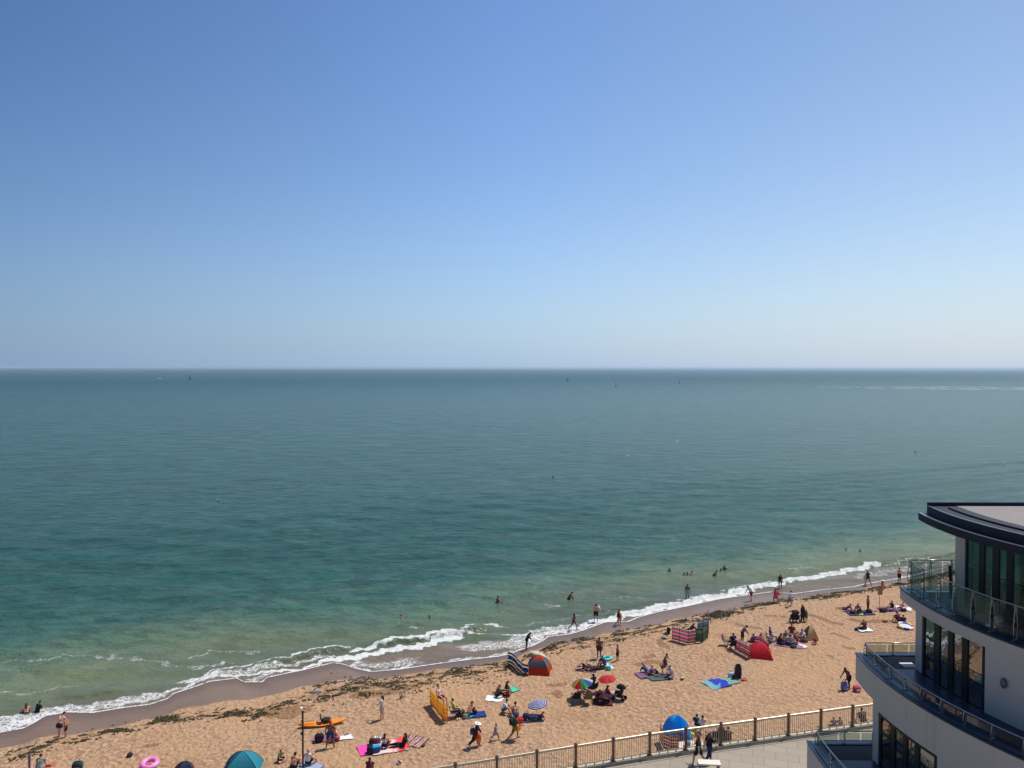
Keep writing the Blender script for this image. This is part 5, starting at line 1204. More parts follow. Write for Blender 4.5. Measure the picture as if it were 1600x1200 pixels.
# -- bathers
for lab, px, py, pose, hd, sub, h, sk in (
 ('left one of the two bathers with only heads out of the calm water', 627, 965, 'stand', 40, 1.38, 1.7, 't'),
 ('right one of the two bathers with only heads out of the calm water', 671, 966, 'stand', 300, 1.40, 1.7, 'b'),
 ('lone bather standing chest deep in green water left of the adult with a child', 777, 941, 'wade', 30, 1.05, 1.72, 'b'),
 ('adult bather bending over a child in the waist deep water', 888, 937, 'stoop', 20, .85, 1.76, 'b'),
 ('small child bather held in the water in front of an adult', 896, 938, 'stand', 200, .85, 1.1, 't'),
 ('bather farthest out to the left of the bathing group, with a splash', 1046, 892, 'stand', 60, 1.35, 1.7, 'd'),
 ('leftmost head of the tight trio of bathers', 1069, 899, 'stand', 60, 1.35, 1.7, 'b'),
 ('middle head of the tight trio of bathers', 1074, 899, 'stand', 120, 1.30, 1.7, 'b'),
 ('rightmost and broadest of the tight trio of bathers', 1082, 898, 'wade', 120, 1.25, 1.7, 't'),
 ('bather leaning to the right, waist deep between the trio and the couple', 1114, 900, 'stoop', 340, .95, 1.75, 'b'),
 ('lower head of the couple of bathers on the right', 1126, 893, 'stand', 60, 1.38, 1.7, 'b'),
 ('taller one of the couple of bathers on the right', 1132, 891, 'wade', 60, 1.12, 1.75, 'b'),
 ('left one of two distant bathers beside the roof of the building', 1322, 860, 'stand', 60, 1.34, 1.7, 'b'),
 ('right one of two distant bathers beside the roof of the building', 1344, 862, 'stand', 200, 1.34, 1.7, 'd')):
    person(lab, px, py, pose, hd, h, sk, None, ('shorts', BK), ('short', 'k'), GB, sub=sub)
make_people()

# ================================================================ shelters, windbreaks, parasols
TEAL = tcloth(70, 176, 196); TEALD = tcloth(46, 136, 158); NVF = mat(24, 34, 58, .7)
ORG = stripes('tent_orange_grey', [(.44, (232, 92, 40)), (.40, (140, 140, 156)), (.16, (236, 92, 54))], 1.32, 'Z', phase=0.0)
ORGD = stripes('tent_orange_dark', [(.46, (190, 76, 46)), (.40, (116, 98, 118)), (.14, (214, 84, 52))], 1.32, 'Z')
dome(379, 1206, 2.2, 2.0, 1.22, 12, [TEAL, TEAL, TEALD, TEAL], 'turquoise dome tent cut off by the bottom of the picture')
dome(841, 1050, 2.05, 1.7, 1.30, -10, [ORG, ORG, ORGD, ORG], 'orange and grey dome tent at the end of the blue windbreak', pole=(60, 24, 24), pw=1.8, ex=.72)
RT = tcloth(240, 58, 78)
dome(1187, 1024, 2.0, 1.9, 1.10, -14, [RT, RT, RT, RT], 'red tent in front of the red striped windbreak', pole=(120, 20, 30))
BP = tcloth(60, 196, 252)
dome(1057, 1153, 1.5, 1.2, 1.45, 20, [BP, BP, BP, BP], 'bright blue pop-up beach shelter behind the railing', open_side=3, pole=(12, 110, 190), pw=2.3, ex=.58)
dome(1266, 998, 1.05, 1.1, 1.15, 0, [mat(204, 170, 110, .8), mat(126, 150, 132, .8), mat(126, 150, 132, .8), mat(204, 170, 110, .8)], 'small sand coloured and green shelter behind the big circle', open_side=2, pole=(120, 120, 90))
dome(288, 1215, 1.3, 1.3, .95, 30, [NVF, NVF, NVF, NVF], 'navy shelter showing only its peak at the bottom edge')
YB_ = stripes('windbreak_yellow', [(.36, (250, 200, 70)), (.16, (150, 92, 34)), (.32, (252, 216, 124)), (.16, (242, 160, 64))], .27, 'Z', sag=.06)
windbreak([(672, 1101), (684, 1116), (693, 1128), (699, 1130)], 1.15, YB_, 'yellow and orange barred windbreak zigzagging on the open sand', pole=(190, 140, 70))
BB = stripes('windbreak_blue', [(.26, (26, 84, 190)), (.15, (250, 236, 150)), (.22, (44, 60, 160)), (.15, (240, 228, 170)), (.22, (20, 96, 150))], .72, 'Z', sag=.04)
windbreak([(794, 1040), (801, 1042), (808, 1048), (816, 1054), (826, 1056)], 1.2, BB, 'blue windbreak with yellow stripes left of the orange and grey tent', pole=(170, 170, 180))
RG = stripes('windbreak_red', [(.22, (244, 128, 142)), (.15, (140, 150, 168)), (.13, (226, 226, 226)), (.22, (240, 118, 134)), (.15, (130, 144, 168)), (.13, (222, 222, 216))], .62, 'Z', sag=.05)
windbreak([(1050, 1000), (1062, 1003), (1075, 1007), (1087, 1005)], 1.25, RG, 'pink and grey striped windbreak joined to the green one', pole=(60, 50, 50))
GR = stripes('windbreak_green', [(.16, (140, 158, 140)), (.50, (96, 138, 108)), (.18, (150, 166, 148)), (.16, (84, 120, 94))], 1.25, 'Z', sag=.03)
windbreak([(1087, 1004), (1098, 1004), (1106, 998)], 1.25, GR, 'green windbreak at the right end of the pink and grey one', pole=(60, 60, 60))
windbreak([(1090, 994), (1099, 992), (1107, 990)], 1.35, stripes('windbreak_pale', [(.3, (150, 164, 180)), (.1, (214, 220, 226)), (.3, (120, 136, 150)), (.3, (170, 182, 190))], .5, 'Z'), 'pale blue grey windbreak standing behind the green one', pole=(70, 60, 60))
RS = stripes('windbreak_stripe', [(.18, (224, 110, 108)), (.14, (96, 100, 146)), (.16, (232, 230, 234)), (.18, (212, 96, 102)), (.16, (90, 106, 140)), (.18, (220, 170, 150))], .42, 'Z', sag=.03)
windbreak([(1148, 1016), (1156, 1021), (1164, 1025), (1172, 1030)], 1.05, RS, 'red and navy striped windbreak running up to the front of the red tent', pole=(60, 50, 60))
windbreak([(1178, 1011), (1189, 1013), (1201, 1023)], 1.05, RS, 'red and navy striped windbreak running behind the red tent to its right', pole=(60, 50, 60))
ST = stripes('windbreak_multi', [(.2, (206, 70, 60)), (.2, (226, 190, 90)), (.2, (56, 60, 140)), (.2, (222, 222, 226)), (.2, (150, 60, 110))], .40, 'Z', sag=.05)
windbreak([(1031, 1158), (1036, 1171), (1048, 1176), (1060, 1177)], 1.05, ST, 'multicoloured striped windbreak seen through the railing', pole=(90, 70, 60))
windbreak([(45, 1213), (47, 1206)], 1.15, stripes('windbreak_purple', [(.5, (104, 84, 120)), (.3, (140, 110, 140)), (.2, (90, 60, 90))], .3, 'Z'), 'purple windbreak end standing at the bottom left corner', pole=(110, 90, 110))
WB, BL = tcloth(232, 234, 242), tcloth(58, 72, 178)
parasol(839, 1119, .70, 1.02, 12, 200, [WB, BL], 'blue and white ringed parasol over the cool bag', ribs=8, rings=[0, 1, 0, 1, 0, 1, 0, 1, 0, 1, 0, 1], depth=.30)
cols = [(216, 186, 50), (206, 40, 40), (60, 180, 110), (80, 110, 200), (226, 228, 226), (200, 150, 60), (150, 170, 70), (60, 150, 170)]
parasol(908, 1092, .82, 1.45, 14, 190, [tcloth(*c) for c in cols], 'rainbow coloured parasol shading the folding chairs', depth=.42)
parasol(948, 1082, .68, 1.22, 8, 210, [tcloth(222, 70, 76), tcloth(230, 84, 88)], 'coral red parasol behind the dark shirted man', depth=.34)
parasol(843, 1038, .80, 1.05, 30, 50, [tcloth(236, 234, 222), tcloth(226, 224, 212)], 'white parasol tipped over behind the orange and grey tent', depth=.34)
parasol(943, 1096, .62, .62, 10, 90, [tcloth(92, 62, 74), tcloth(72, 44, 58)], 'dull maroon parasol set low beside the pushchair', depth=.35)

# ================================================================ towels and blankets
def TW(px, py, w, l, rz, c, label, **k): return towel(px, py, w, l, rz, clothmat(c), label, **k)
TW(483, 1199, 1.2, 1.5, 60, (150, 160, 180), 'grey blue blanket at the foot of the lamp post')
TW(508, 1155, .9, 1.6, 80, (150, 90, 120), 'mauve patterned blanket under the black rucksack by the kayak')
TW(540, 1153, .6, .95, 110, (226, 226, 230), 'white and grey towel right of the man in blue shorts')
TW(573, 1172, 1.0, 1.3, 25, (240, 70, 160), 'magenta pink towel at the left end of the row of bags')
TW(601, 1168, 1.6, 1.7, 15, (222, 196, 190), 'pale patterned towel under the woman in white halter top')
TW(623, 1164, 1.1, 1.7, 20, (236, 72, 66), 'coral red towel with a dark haired woman on it')
towel(648, 1159, 1.4, 1.5, 70, stripes('towel_red_white', [(.25, (232, 224, 212)), (.12, (190, 60, 50)), (.25, (236, 230, 220)), (.14, (110, 60, 50)), (.24, (226, 140, 120))], .45, 'Y', sag=.3), 'white towel with red and brown pattern, right of the coral red one')
TW(590, 1157, .7, .9, 60, (214, 214, 206), 'crumpled white towel behind the bags')
TW(744, 1117, .85, 1.35, 100, (20, 52, 120), 'dark blue towel right of the turquoise bag')
TW(733, 1119, .5, .6, 20, (50, 176, 216), 'small turquoise cloth in front of the dark blue towel', wav=.10)
TW(773, 1092, .9, 1.2, 80, (236, 236, 240), 'small white towel under the person in a dark wrap')
TW(801, 1078, .8, .8, 40, (70, 190, 150), 'small sea green mat beside the dark haired person in black')
TW(917, 1046, 1.0, 1.7, 80, (60, 44, 52), 'dark blanket under the two sunbathers by the dinghy')
TW(951, 1042, .6, 1.2, 20, (226, 228, 232), 'white towel next to the turquoise bag')
TW(1012, 1055, 1.1, 1.7, 110, (116, 84, 120), 'purple patterned blanket at the left of the row of sunbathers')
TW(1031, 1058, 1.3, 1.8, 100, (70, 90, 84), 'dark green blanket in the middle of the row of sunbathers')
TW(1114, 1070, 1.2, 1.6, 30, (108, 160, 162), 'pale turquoise towel at the left of the unattended row')
TW(1125, 1068, 1.1, 1.5, 25, (34, 50, 170), 'royal blue towel in the middle of the unattended row', z=.03)
TW(1140, 1064, 1.1, 1.3, 25, (110, 150, 140), 'green striped towel by the upright bodyboard')
TW(831, 1124, 1.0, 1.4, 100, (50, 66, 96), 'slate blue blanket in the shade of the ringed parasol')
TW(1343, 958, 1.4, 2.6, 95, (50, 46, 84), 'dark blanket near the little sign with several people on it')
TW(1388, 953, 1.3, 1.8, 95, (84, 60, 150), 'purple blanket below the top balcony')
TW(1411, 951, 1.2, 1.6, 60, (226, 222, 226), 'white towel partly hidden by the balcony corner')
TW(1350, 984, 1.1, 1.3, 95, (238, 236, 232), 'white round edged towel under the person with a white cap')
TW(1232, 1007, 1.5, 2.3, 70, (140, 110, 130), 'picnic blanket in the middle of the big circle')
TW(1252, 1010, .6, 1.0, 50, (220, 214, 214), 'white towel at the front right of the big circle')
TW(1095, 1168, 1.7, 3.6, 90, (226, 200, 190), 'pale blanket seen through the railing beside the pop-up shelter')
TW(1073, 994, 1.3, 2.4, 80, (70, 50, 60), 'dark blanket behind the pink and grey windbreak')
TW(943, 1098, 1.0, 1.3, 80, (84, 24, 40), 'wine red blanket under the group by the pushchair')

# ================================================================ bags, boxes, chairs and toys
bag(499, 1159, (.60, .42, .55), 20, (22, 22, 30), 'big black rucksack on the mauve blanket by the kayak')
bag(582, 1164, (.45, .35, .45), 10, (60, 34, 44), 'dark patterned bag, leftmost behind the blue cool box')
bag(590, 1163, (.42, .35, .42), 30, (110, 40, 66), 'maroon bag between the dark patterned bag and the blue cool box')
bag(579, 1177, (.48, .40, .50), 0, (26, 32, 52), 'round black bag touching the left side of the blue cool box')
cooler(588, 1176, (.46, .36, .46), 15, (10, 84, 140), (40, 160, 226), 'bright blue cool box with a lighter lid')
shoes(661, 1166, 40, (30, 24, 22), 'black shoes at the right end of the patterned towel'); shoes(636, 1172, 70, (206, 200, 190), 'pale flip-flops in front of the coral red towel')
shoes(541, 1149, 20, (30, 30, 36), 'dark shoes on the white and grey towel')
ballthing(626, 1194, .14, [(232, 230, 222), (60, 60, 56)], 'white and black ball alone on the sand at the bottom')
ballthing(1063, 1062, .16, [(226, 220, 196), (90, 80, 70)], 'pale ball right of the row of sunbathers')
shoes(1045, 1062, 80, (60, 44, 36), 'brown sandals in front of the grey shirted man')
bag(203, 1181, (.36, .30, .16), 30, (40, 30, 28), 'flat dark cap lying alone on the sand at left', name='cap', cat='cap')
torus('swim_ring', 234, 1199, .40, .16, [(244, 130, 190), (250, 150, 205)], 'pink inflatable swim ring leaning up at the bottom left', 'swim ring', 10, 10, group='inflatables')
torus('inflatable_float', 1415, 981, .62, .10, [(226, 220, 120), (60, 60, 180), (226, 226, 230), (210, 50, 50)], 'round multicoloured float lying beside the building', 'float', 0, 8, fill=(206, 206, 226), group='inflatables')
torus('dinghy', 947, 1031, .27, .10, [(60, 186, 180), (80, 200, 190)], 'turquoise inflatable dinghy behind the sunbathers', 'dinghy', 20, 5, fill=(40, 150, 160), sx=1.55, group='inflatables')
bag(951, 1047, (.42, .30, .36), 20, (40, 180, 186), 'turquoise bag at the foot of the white towel')
t = thing('toy', 248, 1204, 'green and red plastic sand toy right of the pink swim ring', 'toy', 20); b = MB(); lump(b, (0, 0, .10), (.16, .12, .10), 3, jit=.0); b.build('bucket', mat(120, 190, 90, .4), t); b = MB(); b.tube([(.1, 0, .2), (.3, .1, .22)], .03, 6); b.build('handle', mat(206, 70, 50, .4), t)
t = thing('toy', 76, 1197, 'orange red plastic spade set by the grey topped person', 'toy', 20); b = MB(); lump(b, (0, 0, .07), (.18, .10, .07), 2.4); b.build('scoop', mat(214, 76, 56, .4), t); b = MB(); b.tube([(.12, 0, .09), (.5, .05, .1)], .022, 6); b.build('handle', mat(214, 76, 56, .4), t)
bag(121, 1205, (.60, .45, .62), 10, (14, 60, 62), 'dark green bag stuffed with red and white things at the bottom edge', col2=(206, 60, 80))
# kayak
def kayak():
    p, q = anchor(466, 1138), anchor(540, 1129); d = q-p; L = d.length; rz = math.atan2(d.y, d.x); c = (p+q)/2
    t = empty('kayak', (c.x, c.y, c.z), 'orange sit-on kayak with a black seat lying on the sand behind the lamp post', 'kayak', None, rz); b = MB(); n, m = 26, 12; V = []
    for i in range(n+1):
        s = -1+2*i/n; w = .38*max(0, 1-abs(s)**2.4)**.75+.015; up = .10*abs(s)**3
        for j in range(m):
            a = 2*math.pi*j/m; y = w*math.cos(a); z = .17+up+.15*(math.sin(a) if math.sin(a) < 0 else .62*math.sin(a))*(1-.45*abs(s)**4)
            if math.sin(a) > .3 and abs(s-.1) < .26: z -= .07
            V.append((s*L/2, y, z))
    F_ = [(i*m+j, (i+1)*m+j, (i+1)*m+(j+1) % m, i*m+(j+1) % m) for i in range(n) for j in range(m)]+[tuple(range(m)), tuple(n*m+j for j in range(m))[::-1]]
    b.add(V, F_).build('hull', mat(240, 140, 30, .4, var=.08), t, smooth=True)
    s = MB(); lump(s, (.28, .06, .34), (.30, .28, .10), 2.8, jit=.1); s.add([(.0, -.25, .3), (.0, .30, .3), (-.1, .30, .72), (-.1, -.2, .72), (-.06, -.25, .3), (-.06, .30, .3), (-.16, .30, .70), (-.16, -.2, .70)], [(0, 1, 2, 3), (7, 6, 5, 4), (0, 3, 7, 4), (1, 5, 6, 2), (3, 2, 6, 7), (0, 4, 5, 1)]); s.build('seat', mat(20, 20, 24, .7), t)
    for k, sy in enumerate((-.2, .2)): s = MB(); s.tube([(-.5, sy, .30), (-1.1, sy*.8, .32), (-1.4, sy*.5, .33)], .014, 5); s.build('strap', mat(110, 50, 20), t)
    s = MB(); s.tube([(-1.30, -.02, .3), (-1.30, .0, .46)], .03, 6); lump(s, (-1.3, 0, .46), (.07, .05, .05)); s.build('handle', mat(40, 24, 20), t)
kayak()
camp_chair(709, 1121, 15, (140, 128, 124), 'grey folding chair with a person in lime green, right of the yellow windbreak')
bag(719, 1118, (.66, .5, .42), 10, (44, 48, 52), 'flat black bag standing right of the grey folding chair'); shoes(716, 1124, 0, (220, 210, 190), 'cream sandals in front of the grey folding chair'); bag(727, 1122, (.34, .26, .30), 10, (150, 130, 104), 'small brown bag beside the cream sandals')
bag(813, 1129, (.42, .32, .34), 10, (206, 24, 48), 'bright red bag left of the ringed parasol pole'); bag(822, 1125, (.50, .36, .50), -10, (40, 56, 90), 'blue and grey cool bag right of the bright red bag'); bag(834, 1126, (.72, .4, .42), 0, (52, 66, 92), 'long slate blue holdall in the parasol shade')
bag(799, 1155, (.36, .26, .44), 60, (40, 46, 40), 'dark rucksack on the back of the woman in green', z=.95, name='rucksack', cat='rucksack'); bag(809, 1156, (.44, .28, .40), 30, (206, 120, 40), 'orange bag swinging from the arm of the woman in green', z=.62)
bag(748, 1167, (.34, .22, .62), 10, (222, 100, 50), 'big orange bag hanging from the arm of the woman in the sun hat', z=.25); bag(738, 1167, (.30, .22, .42), 0, (60, 66, 104), 'blue rucksack on the back of the woman in the sun hat', z=.80, name='rucksack', cat='rucksack')
camp_chair(900, 1098, 100, (24, 30, 56), 'navy folding chair at the left under the rainbow parasol'); camp_chair(918, 1099, 100, (112, 96, 66), 'olive brown folding chair at the front of the rainbow parasol'); camp_chair(926, 1083, 130, (28, 28, 34), 'black folding chair under the broad man in black')
camp_chair(1134, 1008, 330, (96, 70, 76), 'small empty maroon folding chair left of the man in dark shirt', frame=(190, 190, 190)); camp_chair(1145, 1015, 100, (34, 36, 50), 'dark folding chair under the man left of the striped windbreak')
camp_chair(1203, 1004, 340, (40, 34, 100), 'indigo folding chair at the left end of the big circle'); camp_chair(1111, 1160, 100, (24, 34, 84), 'navy blue folding chair behind the railing, right of the two seated people'); camp_chair(1040, 997, 200, (26, 24, 28), 'empty black folding chair left of the pink and grey windbreak')
bag(1127, 1160, (.55, .4, 1.0), 0, (24, 34, 34), 'tall black rucksack leaning behind a railing post'); bag(1120, 1163, (.4, .3, .3), 0, (30, 30, 36), 'low black bag left of the tall black rucksack'); bag(1075, 1166, (.36, .3, .3), 0, (40, 120, 130), 'teal bag in front of the blue pop-up shelter'); bag(1080, 1152, (.42, .3, .34), 0, (216, 214, 60), 'yellow bag between the pop-up shelter and the seated people')
bag(1098, 1172, (.36, .3, .24), 0, (60, 30, 36), 'small maroon bag on the pale blanket'); bag(938, 1098, (.4, .3, .3), 40, (220, 190, 180), 'pale pink bag among the maroon group'); bag(958, 1090, (.50, .4, .5), 40, (226, 200, 206), 'white and pink bag hanging beside the pushchair')
bag(1319, 1079, (.50, .36, .70), 10, (96, 104, 168), 'blue wheeled bag gripped by the bending man', name='trolley_bag'); bag(1339, 1080, (.62, .45, .42), 10, (186, 60, 84), 'red bag with a pale top beside the bending man', col2=(230, 190, 200))
bag(1380, 956, (.8, .5, .42), 10, (60, 34, 44), 'dark brown bag at the left of the purple blanket'); bag(1412, 955, (.6, .4, .3), 10, (26, 26, 32), 'black bag on the white towel by the balcony corner'); bag(1358, 958, (.6, .4, .40), 10, (40, 28, 44), 'dark bag at the right end of the dark blanket'); bag(1332, 959, (.5, .4, .34), 10, (44, 26, 38), 'black bag at the left end of the dark blanket'); bag(1346, 961, (.5, .24, .12), 10, (160, 220, 40), 'lime green bag in front of the dark blanket')
rock(1339, 984, .22, (34, 28, 28), 'small black bag lying left of the white round edged towel', name='bag', cat='bag')
bag(1222, 1008, (.45, .4, .36), 10, (40, 34, 60), 'dark blue bag at the front left of the big circle'); bag(1246, 996, (.7, .5, .45), 10, (50, 44, 40), 'open dark bag at the back right of the big circle'); bag(1258, 1003, (.5, .4, .30), 10, (110, 56, 70), 'plum bag at the right of the big circle'); bag(1240, 1012, (.5, .4, .26), 20, (56, 60, 52), 'low olive bag at the very front of the big circle')
bag(1236, 946, (.42, .32, .34), 10, (70, 96, 190), 'blue cool box carried by the man in teal shorts', z=.35, name='cool_box', cat='cool box')
bag(1216, 938, (.36, .3, .34), 10, (216, 60, 90), 'pink bag carried by the woman in salmon pink', z=.55)
bag(1142, 1058, (.45, .36, .42), 10, (190, 190, 200), 'white and grey bag left of the upright bodyboard'); bag(1148, 1061, (.4, .36, .34), 10, (70, 40, 40), 'dark red bag at the foot of the bodyboard'); bag(1163, 1063, (.5, .3, .14), 10, (196, 96, 70), 'orange pink cloth bundle right of the bodyboard')
bag(1055, 1158, (.6, .4, .45), 0, (60, 64, 80), 'grey bag inside the blue pop-up shelter'); bag(1062, 1157, (.5, .4, .40), 0, (40, 50, 60), 'dark bag inside the blue pop-up shelter, right of the grey one')
# bodyboard standing in the sand
t = thing('bodyboard', 1153, 1060, 'black bodyboard with pale rim standing upright in the sand', 'bodyboard', 6); b = MB(); out = [(-.26, -.05), (.26, -.05), (.30, .35), (.29, .80), (.22, 1.05), (.10, 1.17), (-.10, 1.17), (-.22, 1.05), (-.29, .80), (-.30, .35)]
b.add([(x, -.03, z) for x, z in out]+[(x, .03, z) for x, z in out], [tuple(range(10)), tuple(range(10, 20))[::-1]]+[(i, i+10, (i+1) % 10+10, (i+1) % 10) for i in range(10)]); b.build('rim', mat(120, 150, 170, .5), t)
b = MB(); b.add([(x*.82, -.036, .06+z*.92) for x, z in out]+[(x*.82, -.031, .06+z*.92) for x, z in out], [tuple(range(10)), tuple(range(10, 20))[::-1]]+[(i, i+10, (i+1) % 10+10, (i+1) % 10) for i in range(10)]); b.build('deck', mat(20, 22, 32, .5), t)
# pushchair and trolley
def wheel(b, c, r, w=.05, ax='x'):
    n = 14; V = []
    for s in (-1, 1):
        for k in range(n): a = 2*math.pi*k/n; V.append((c[0]+s*w/2, c[1]+r*math.cos(a), c[2]+r*math.sin(a)))
    b.add(V, [tuple(range(n))[::-1], tuple(range(n, 2*n))]+[(k, (k+1) % n, (k+1) % n+n, k+n) for k in range(n)])
t = thing('pushchair', 968, 1093, 'black pushchair with its hood up, right of the maroon group', 'pushchair', 60)
for x, y in ((-.26, -.35), (.26, -.35), (-.22, .42), (.22, .42)): b = MB(); wheel(b, (x, y, .14), .14); b.build('wheel', mat(30, 30, 32, .6), t)
b = MB()
for s in (-1, 1): b.tube([(s*.24, .42, .16), (s*.24, 0, .50), (s*.24, -.42, .98), (s*.24, -.58, 1.08)], .018, 6); b.tube([(s*.26, -.35, .15), (s*.24, .05, .52)], .018, 6)
b.tube([(-.24, -.58, 1.08), (.24, -.58, 1.08)], .022, 6); b.build('frame', mat(90, 90, 94, .35, .7), t)
b = MB(); lump(b, (0, .08, .50), (.22, .30, .10), 3); lump(b, (0, -.18, .74), (.22, .10, .28), 3); b.build('seat', mat(24, 22, 28, .8), t, smooth=True)
b = MB(); b.ell((0, -.12, .86), (.26, .36, .30), 14, 8, zmin=0.0); b.ell((0, -.12, .85), (.25, .35, .29), 14, 8, zmin=0.0); b.build('hood', mat(18, 18, 24, .8), t, smooth=True)
b = MB(); lump(b, (0, -.02, .26), (.20, .28, .10), 3); b.build('basket', mat(40, 36, 50, .8), t)
t = thing('trolley', 1242, 971, 'dark beach trolley piled with bags, left of the woman in black', 'trolley', 10)
for x, y in ((-.35, -.28), (.35, -.28), (-.35, .28), (.35, .28)): b = MB(); wheel(b, (x, y, .12), .12, .06); b.build('wheel', mat(28, 28, 30, .6), t)
b = MB(); lump(b, (0, 0, .42), (.42, .26, .24), 5, jit=.02); b.build('body', mat(26, 24, 50, .8), t); b = MB(); lump(b, (.05, 0, .86), (.34, .26, .22), 2.8, jit=.3); lump(b, (-.35, .0, 1.0), (.30, .1, .05), 2.8); b.build('load', mat(52, 30, 44, .8), t); b = MB(); b.tube([(.42, 0, .4), (.72, 0, .9)], .018, 6); b.build('handle', mat(60, 60, 60), t)
# small sign on a pole
t = thing('sign', 1374, 952, 'small wooden coloured sign on a thin pole near the tide line', 'sign', 0); b = MB(); b.tube([(0, 0, -.2), (0, 0, 1.9)], .022, 6); b.build('pole', mat(120, 88, 56), t); b = MB(); b.box((.06, 0, 1.70), (.46, .05, .50)); b.build('board', mat(176, 130, 80, .7), t)
b = MB(); b.box((.06, 0, 1.99), (.54, .12, .06)); b.build('cap', mat(96, 68, 40, .7), t)
# lamp post with a gull, promenade bench
LP = onz(473, 1108, PZ+3.9); dlp = Vector((LP.x, LP.y)).normalized(); e = offset_line(edge, -0.9)
lx, ly = None, None
for a, c in zip(e[:-1], e[1:]):                      # post stands just inside the railing
    den = dlp.x*(c-a).y-dlp.y*(c-a).x
    if abs(den) < 1e-9: continue
    s = (a.x*(c-a).y-a.y*(c-a).x)/den; k = (a.x*dlp.y-a.y*dlp.x)/den
    if 0 <= k <= 1 and s > 0: lx, ly = dlp.x*s, dlp.y*s
top_z = CAMZ+ray(473, 1113).z/math.hypot(ray(473, 1113).x, ray(473, 1113).y)*math.hypot(lx, ly)
t = empty('lamp_post', (lx, ly, PZ), 'slim dark brown pole rising in front of the sand with a gull on its top', 'pole')
b = MB(); b.tube([(0, 0, 0), (0, 0, .5), (0, 0, .52), (0, 0, top_z-PZ)], [.075, .07, .046, .040], 12); b.build('pole', mat(52, 28, 24, .45, .3), t); b = MB(); b.box((0, 0, .012), (.3, .3, .03)); b.build('base', mat(52, 28, 24, .5), t)
b = MB(); b.tube([(0, 0, top_z-PZ), (0, 0, top_z-PZ+.04)], .06, 10); b.build('cap', mat(60, 40, 34, .5), t)
b = MB(); b.box((-.05, 0, top_z-PZ-.98), (.10, .05, .10)); b.build('bracket', mat(60, 40, 34, .5), t)
def gull(x, y, z, rz, label, sc=1.0, group='gulls'):
    t = empty('gull', (x, y, z), label, 'gull', group, rz, sc); b = MB(); M = Matrix.Rotation(R(-30), 3, 'Y')
    b.ell((0, 0, .14), (.20, .085, .085), 14, 8, M=M); b.tube([(.12, 0, .17), (.17, 0, .25)], .045, 8, r2=.038); b.ell((.19, 0, .28), (.058, .046, .046), 10, 7)
    b.tube([(-.15, 0, .12), (-.27, 0, .10)], .05, 6, r2=.03); b.build('body', mat(240, 240, 238, .6, var=.03), t, smooth=True)
    for s in (-1, 1):
        w = MB(); w.ell((-.05, s*.075, .16), (.19, .022, .06), 12, 6, M=M); w.build('wing', mat(120, 126, 134, .6), t, smooth=True); w = MB(); w.tube([(.01, s*.03, .08), (.01, s*.03, 0)], .008, 5); w.build('leg', mat(206, 150, 130), t)
    w = MB(); w.tube([(.235, 0, .275), (.30, 0, .262)], .014, 6, r2=.005); w.build('beak', mat(226, 180, 40, .5), t); return t
gull(lx, ly, top_z+.04, R(250), 'white gull with grey wings standing on top of the dark pole', .85)
for px, py, lab in ((341, 782, 'gull floating alone on the open water at left'), (1568, 727, 'gull floating on the water at the right, above the building'), (1234, 720, 'gull floating on the water at right of centre')):
    p = onz(px, py, SEA_Z); gull(p.x, p.y, SEA_Z-.08, R(200), lab, 1.1)
bp = onz(1108, 1191, PZ+.45); t = empty('bench', (bp.x, bp.y, PZ), 'white topped stone bench on the promenade beside the two women', 'bench', None, R(-5))
b = MB(); b.box((0, 0, .43), (1.15, .50, .07)); b.build('seat', mat(226, 216, 200, .6), t)
for s in (-1, 1): b = MB(); b.box((s*.46, 0, .20), (.10, .42, .395)); b.build('leg', mat(130, 120, 108, .7), t)
# dug sand lumps
for px, py, r, lab in ((1383, 971, .24, 'small sandcastle left of the man in maroon'),):
    rock(px, py, r, (176, 134, 96), lab, name='sand_heap', cat='sand heap')
rock(493, 1082, .28, (84, 92, 104), 'blue grey flat patch of wet netting in the seaweed', name='netting', cat='netting').scale = (1.6, .9, .35)

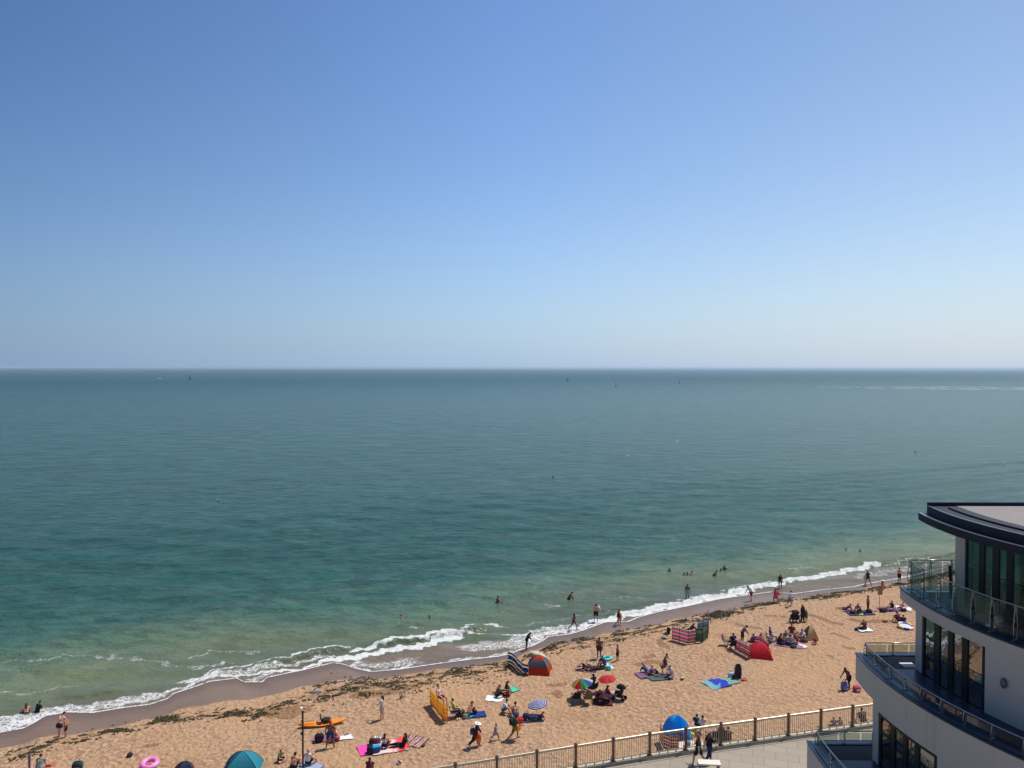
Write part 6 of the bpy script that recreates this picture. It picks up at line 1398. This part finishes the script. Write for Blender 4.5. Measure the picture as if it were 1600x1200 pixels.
# ================================================================ far boats and buoys
def sailboat(px, py, h, label, col=(40, 44, 52), sail=(60, 66, 74), rz=20):
    p = onz(px, py, SEA_Z); t = empty('sailing_boat', (p.x, p.y, SEA_Z), label, 'sailing boat', 'boats far out at sea', R(rz)); L = h*.72; b = MB(); n = 10; V = []
    for i in range(n+1):
        s = -1+2*i/n; w = L*.14*(1-max(0, s)**2.2)*(1 if s > -.8 else .85)
        V += [(s*L/2, -w, L*.13+L*.03*s), (s*L/2, w, L*.13+L*.03*s), (s*L/2*.94, w*.55, -L*.02), (s*L/2*.94, -w*.55, -L*.02)]
    F_ = [(0, 1, 2, 3), (4*n+3, 4*n+2, 4*n+1, 4*n)]+[(4*i+j, 4*i+4+j, 4*i+4+(j+1) % 4, 4*i+(j+1) % 4) for i in range(n) for j in range(4)]
    b.add(V, F_).build('hull', mat(*col, .5), t); b = MB(); lump(b, (L*.02, 0, L*.17), (L*.18, L*.09, L*.06), 4, jit=0); b.build('cabin', mat(*col, .5), t)
    b = MB(); b.tube([(0, 0, L*.1), (0, 0, h)], h*.014, 6); b.build('mast', mat(70, 74, 80), t)
    b = MB(); b.add([(-.02*L, -.01*h, h*.20), (-.02*L, -.01*h, h*.95), (-.36*L, -.01*h, h*.22), (-.02*L, .01*h, h*.20), (-.02*L, .01*h, h*.95), (-.36*L, .01*h, h*.22)], [(0, 1, 2), (5, 4, 3), (0, 3, 4, 1), (1, 4, 5, 2), (2, 5, 3, 0)]); b.build('sail', mat(*sail, .8), t)
sailboat(297, 593, 9.5, 'dark sailing boat far out at left, near the horizon'); sailboat(887, 595.5, 7.5, 'small dark sailing boat nearest the middle of the horizon'); sailboat(962, 604, 7.0, 'dark sailing boat, nearest of the three right of centre', rz=60); sailboat(1061, 599.5, 6.5, 'dark sailing boat farthest right, near the horizon', rz=120)
p = onz(249, 592, SEA_Z); t = empty('motor_boat', (p.x, p.y, SEA_Z), 'white motor boat far out at left', 'motor boat', None, R(185)); b = MB(); lump(b, (0, 0, .5), (5.0, 1.5, .9), 3.2, jit=0); b.build('hull', mat(226, 228, 230, .4), t); b = MB(); lump(b, (-.6, 0, 1.8), (1.8, 1.1, .8), 4, jit=0); b.build('cabin', mat(210, 214, 220, .4), t)
for px, py, lab, c in ((1430, 706, 'small dark buoy floating above the left end of the roof', (40, 40, 44)), (864, 745, 'small dark buoy floating in mid water at the centre', (60, 60, 56))):
    p = onz(px, py, SEA_Z); t = empty('buoy', (p.x, p.y, SEA_Z), lab, 'buoy', 'buoys'); b = MB(); b.ell((0, 0, .08), (.24, .24, .22), 14, 10); b.build('float', mat(*c, .5), t); b = MB(); b.tube([(0, 0, .24), (0, 0, .36)], .03, 6); b.build('ring', mat(70, 70, 70), t)
hz_ = bpy.data.materials.new('haze_air'); hz_.use_nodes = True; ht = hz_.node_tree; ht.nodes.clear()
ho = ht.nodes.new('ShaderNodeOutputMaterial'); hv = ht.nodes.new('ShaderNodeVolumePrincipled')
hv.inputs['Density'].default_value = 1.0e-4; hv.inputs['Color'].default_value = (.70, .86, 1.0, 1); hv.inputs['Anisotropy'].default_value = 0.2
ht.links.new(hv.outputs[0], ho.inputs['Volume'])
hb = MB(); hb.box((0, 0, 11.5), (190000, 190000, 37.0)); tag(hb.build('haze', hz_), kind='stuff')
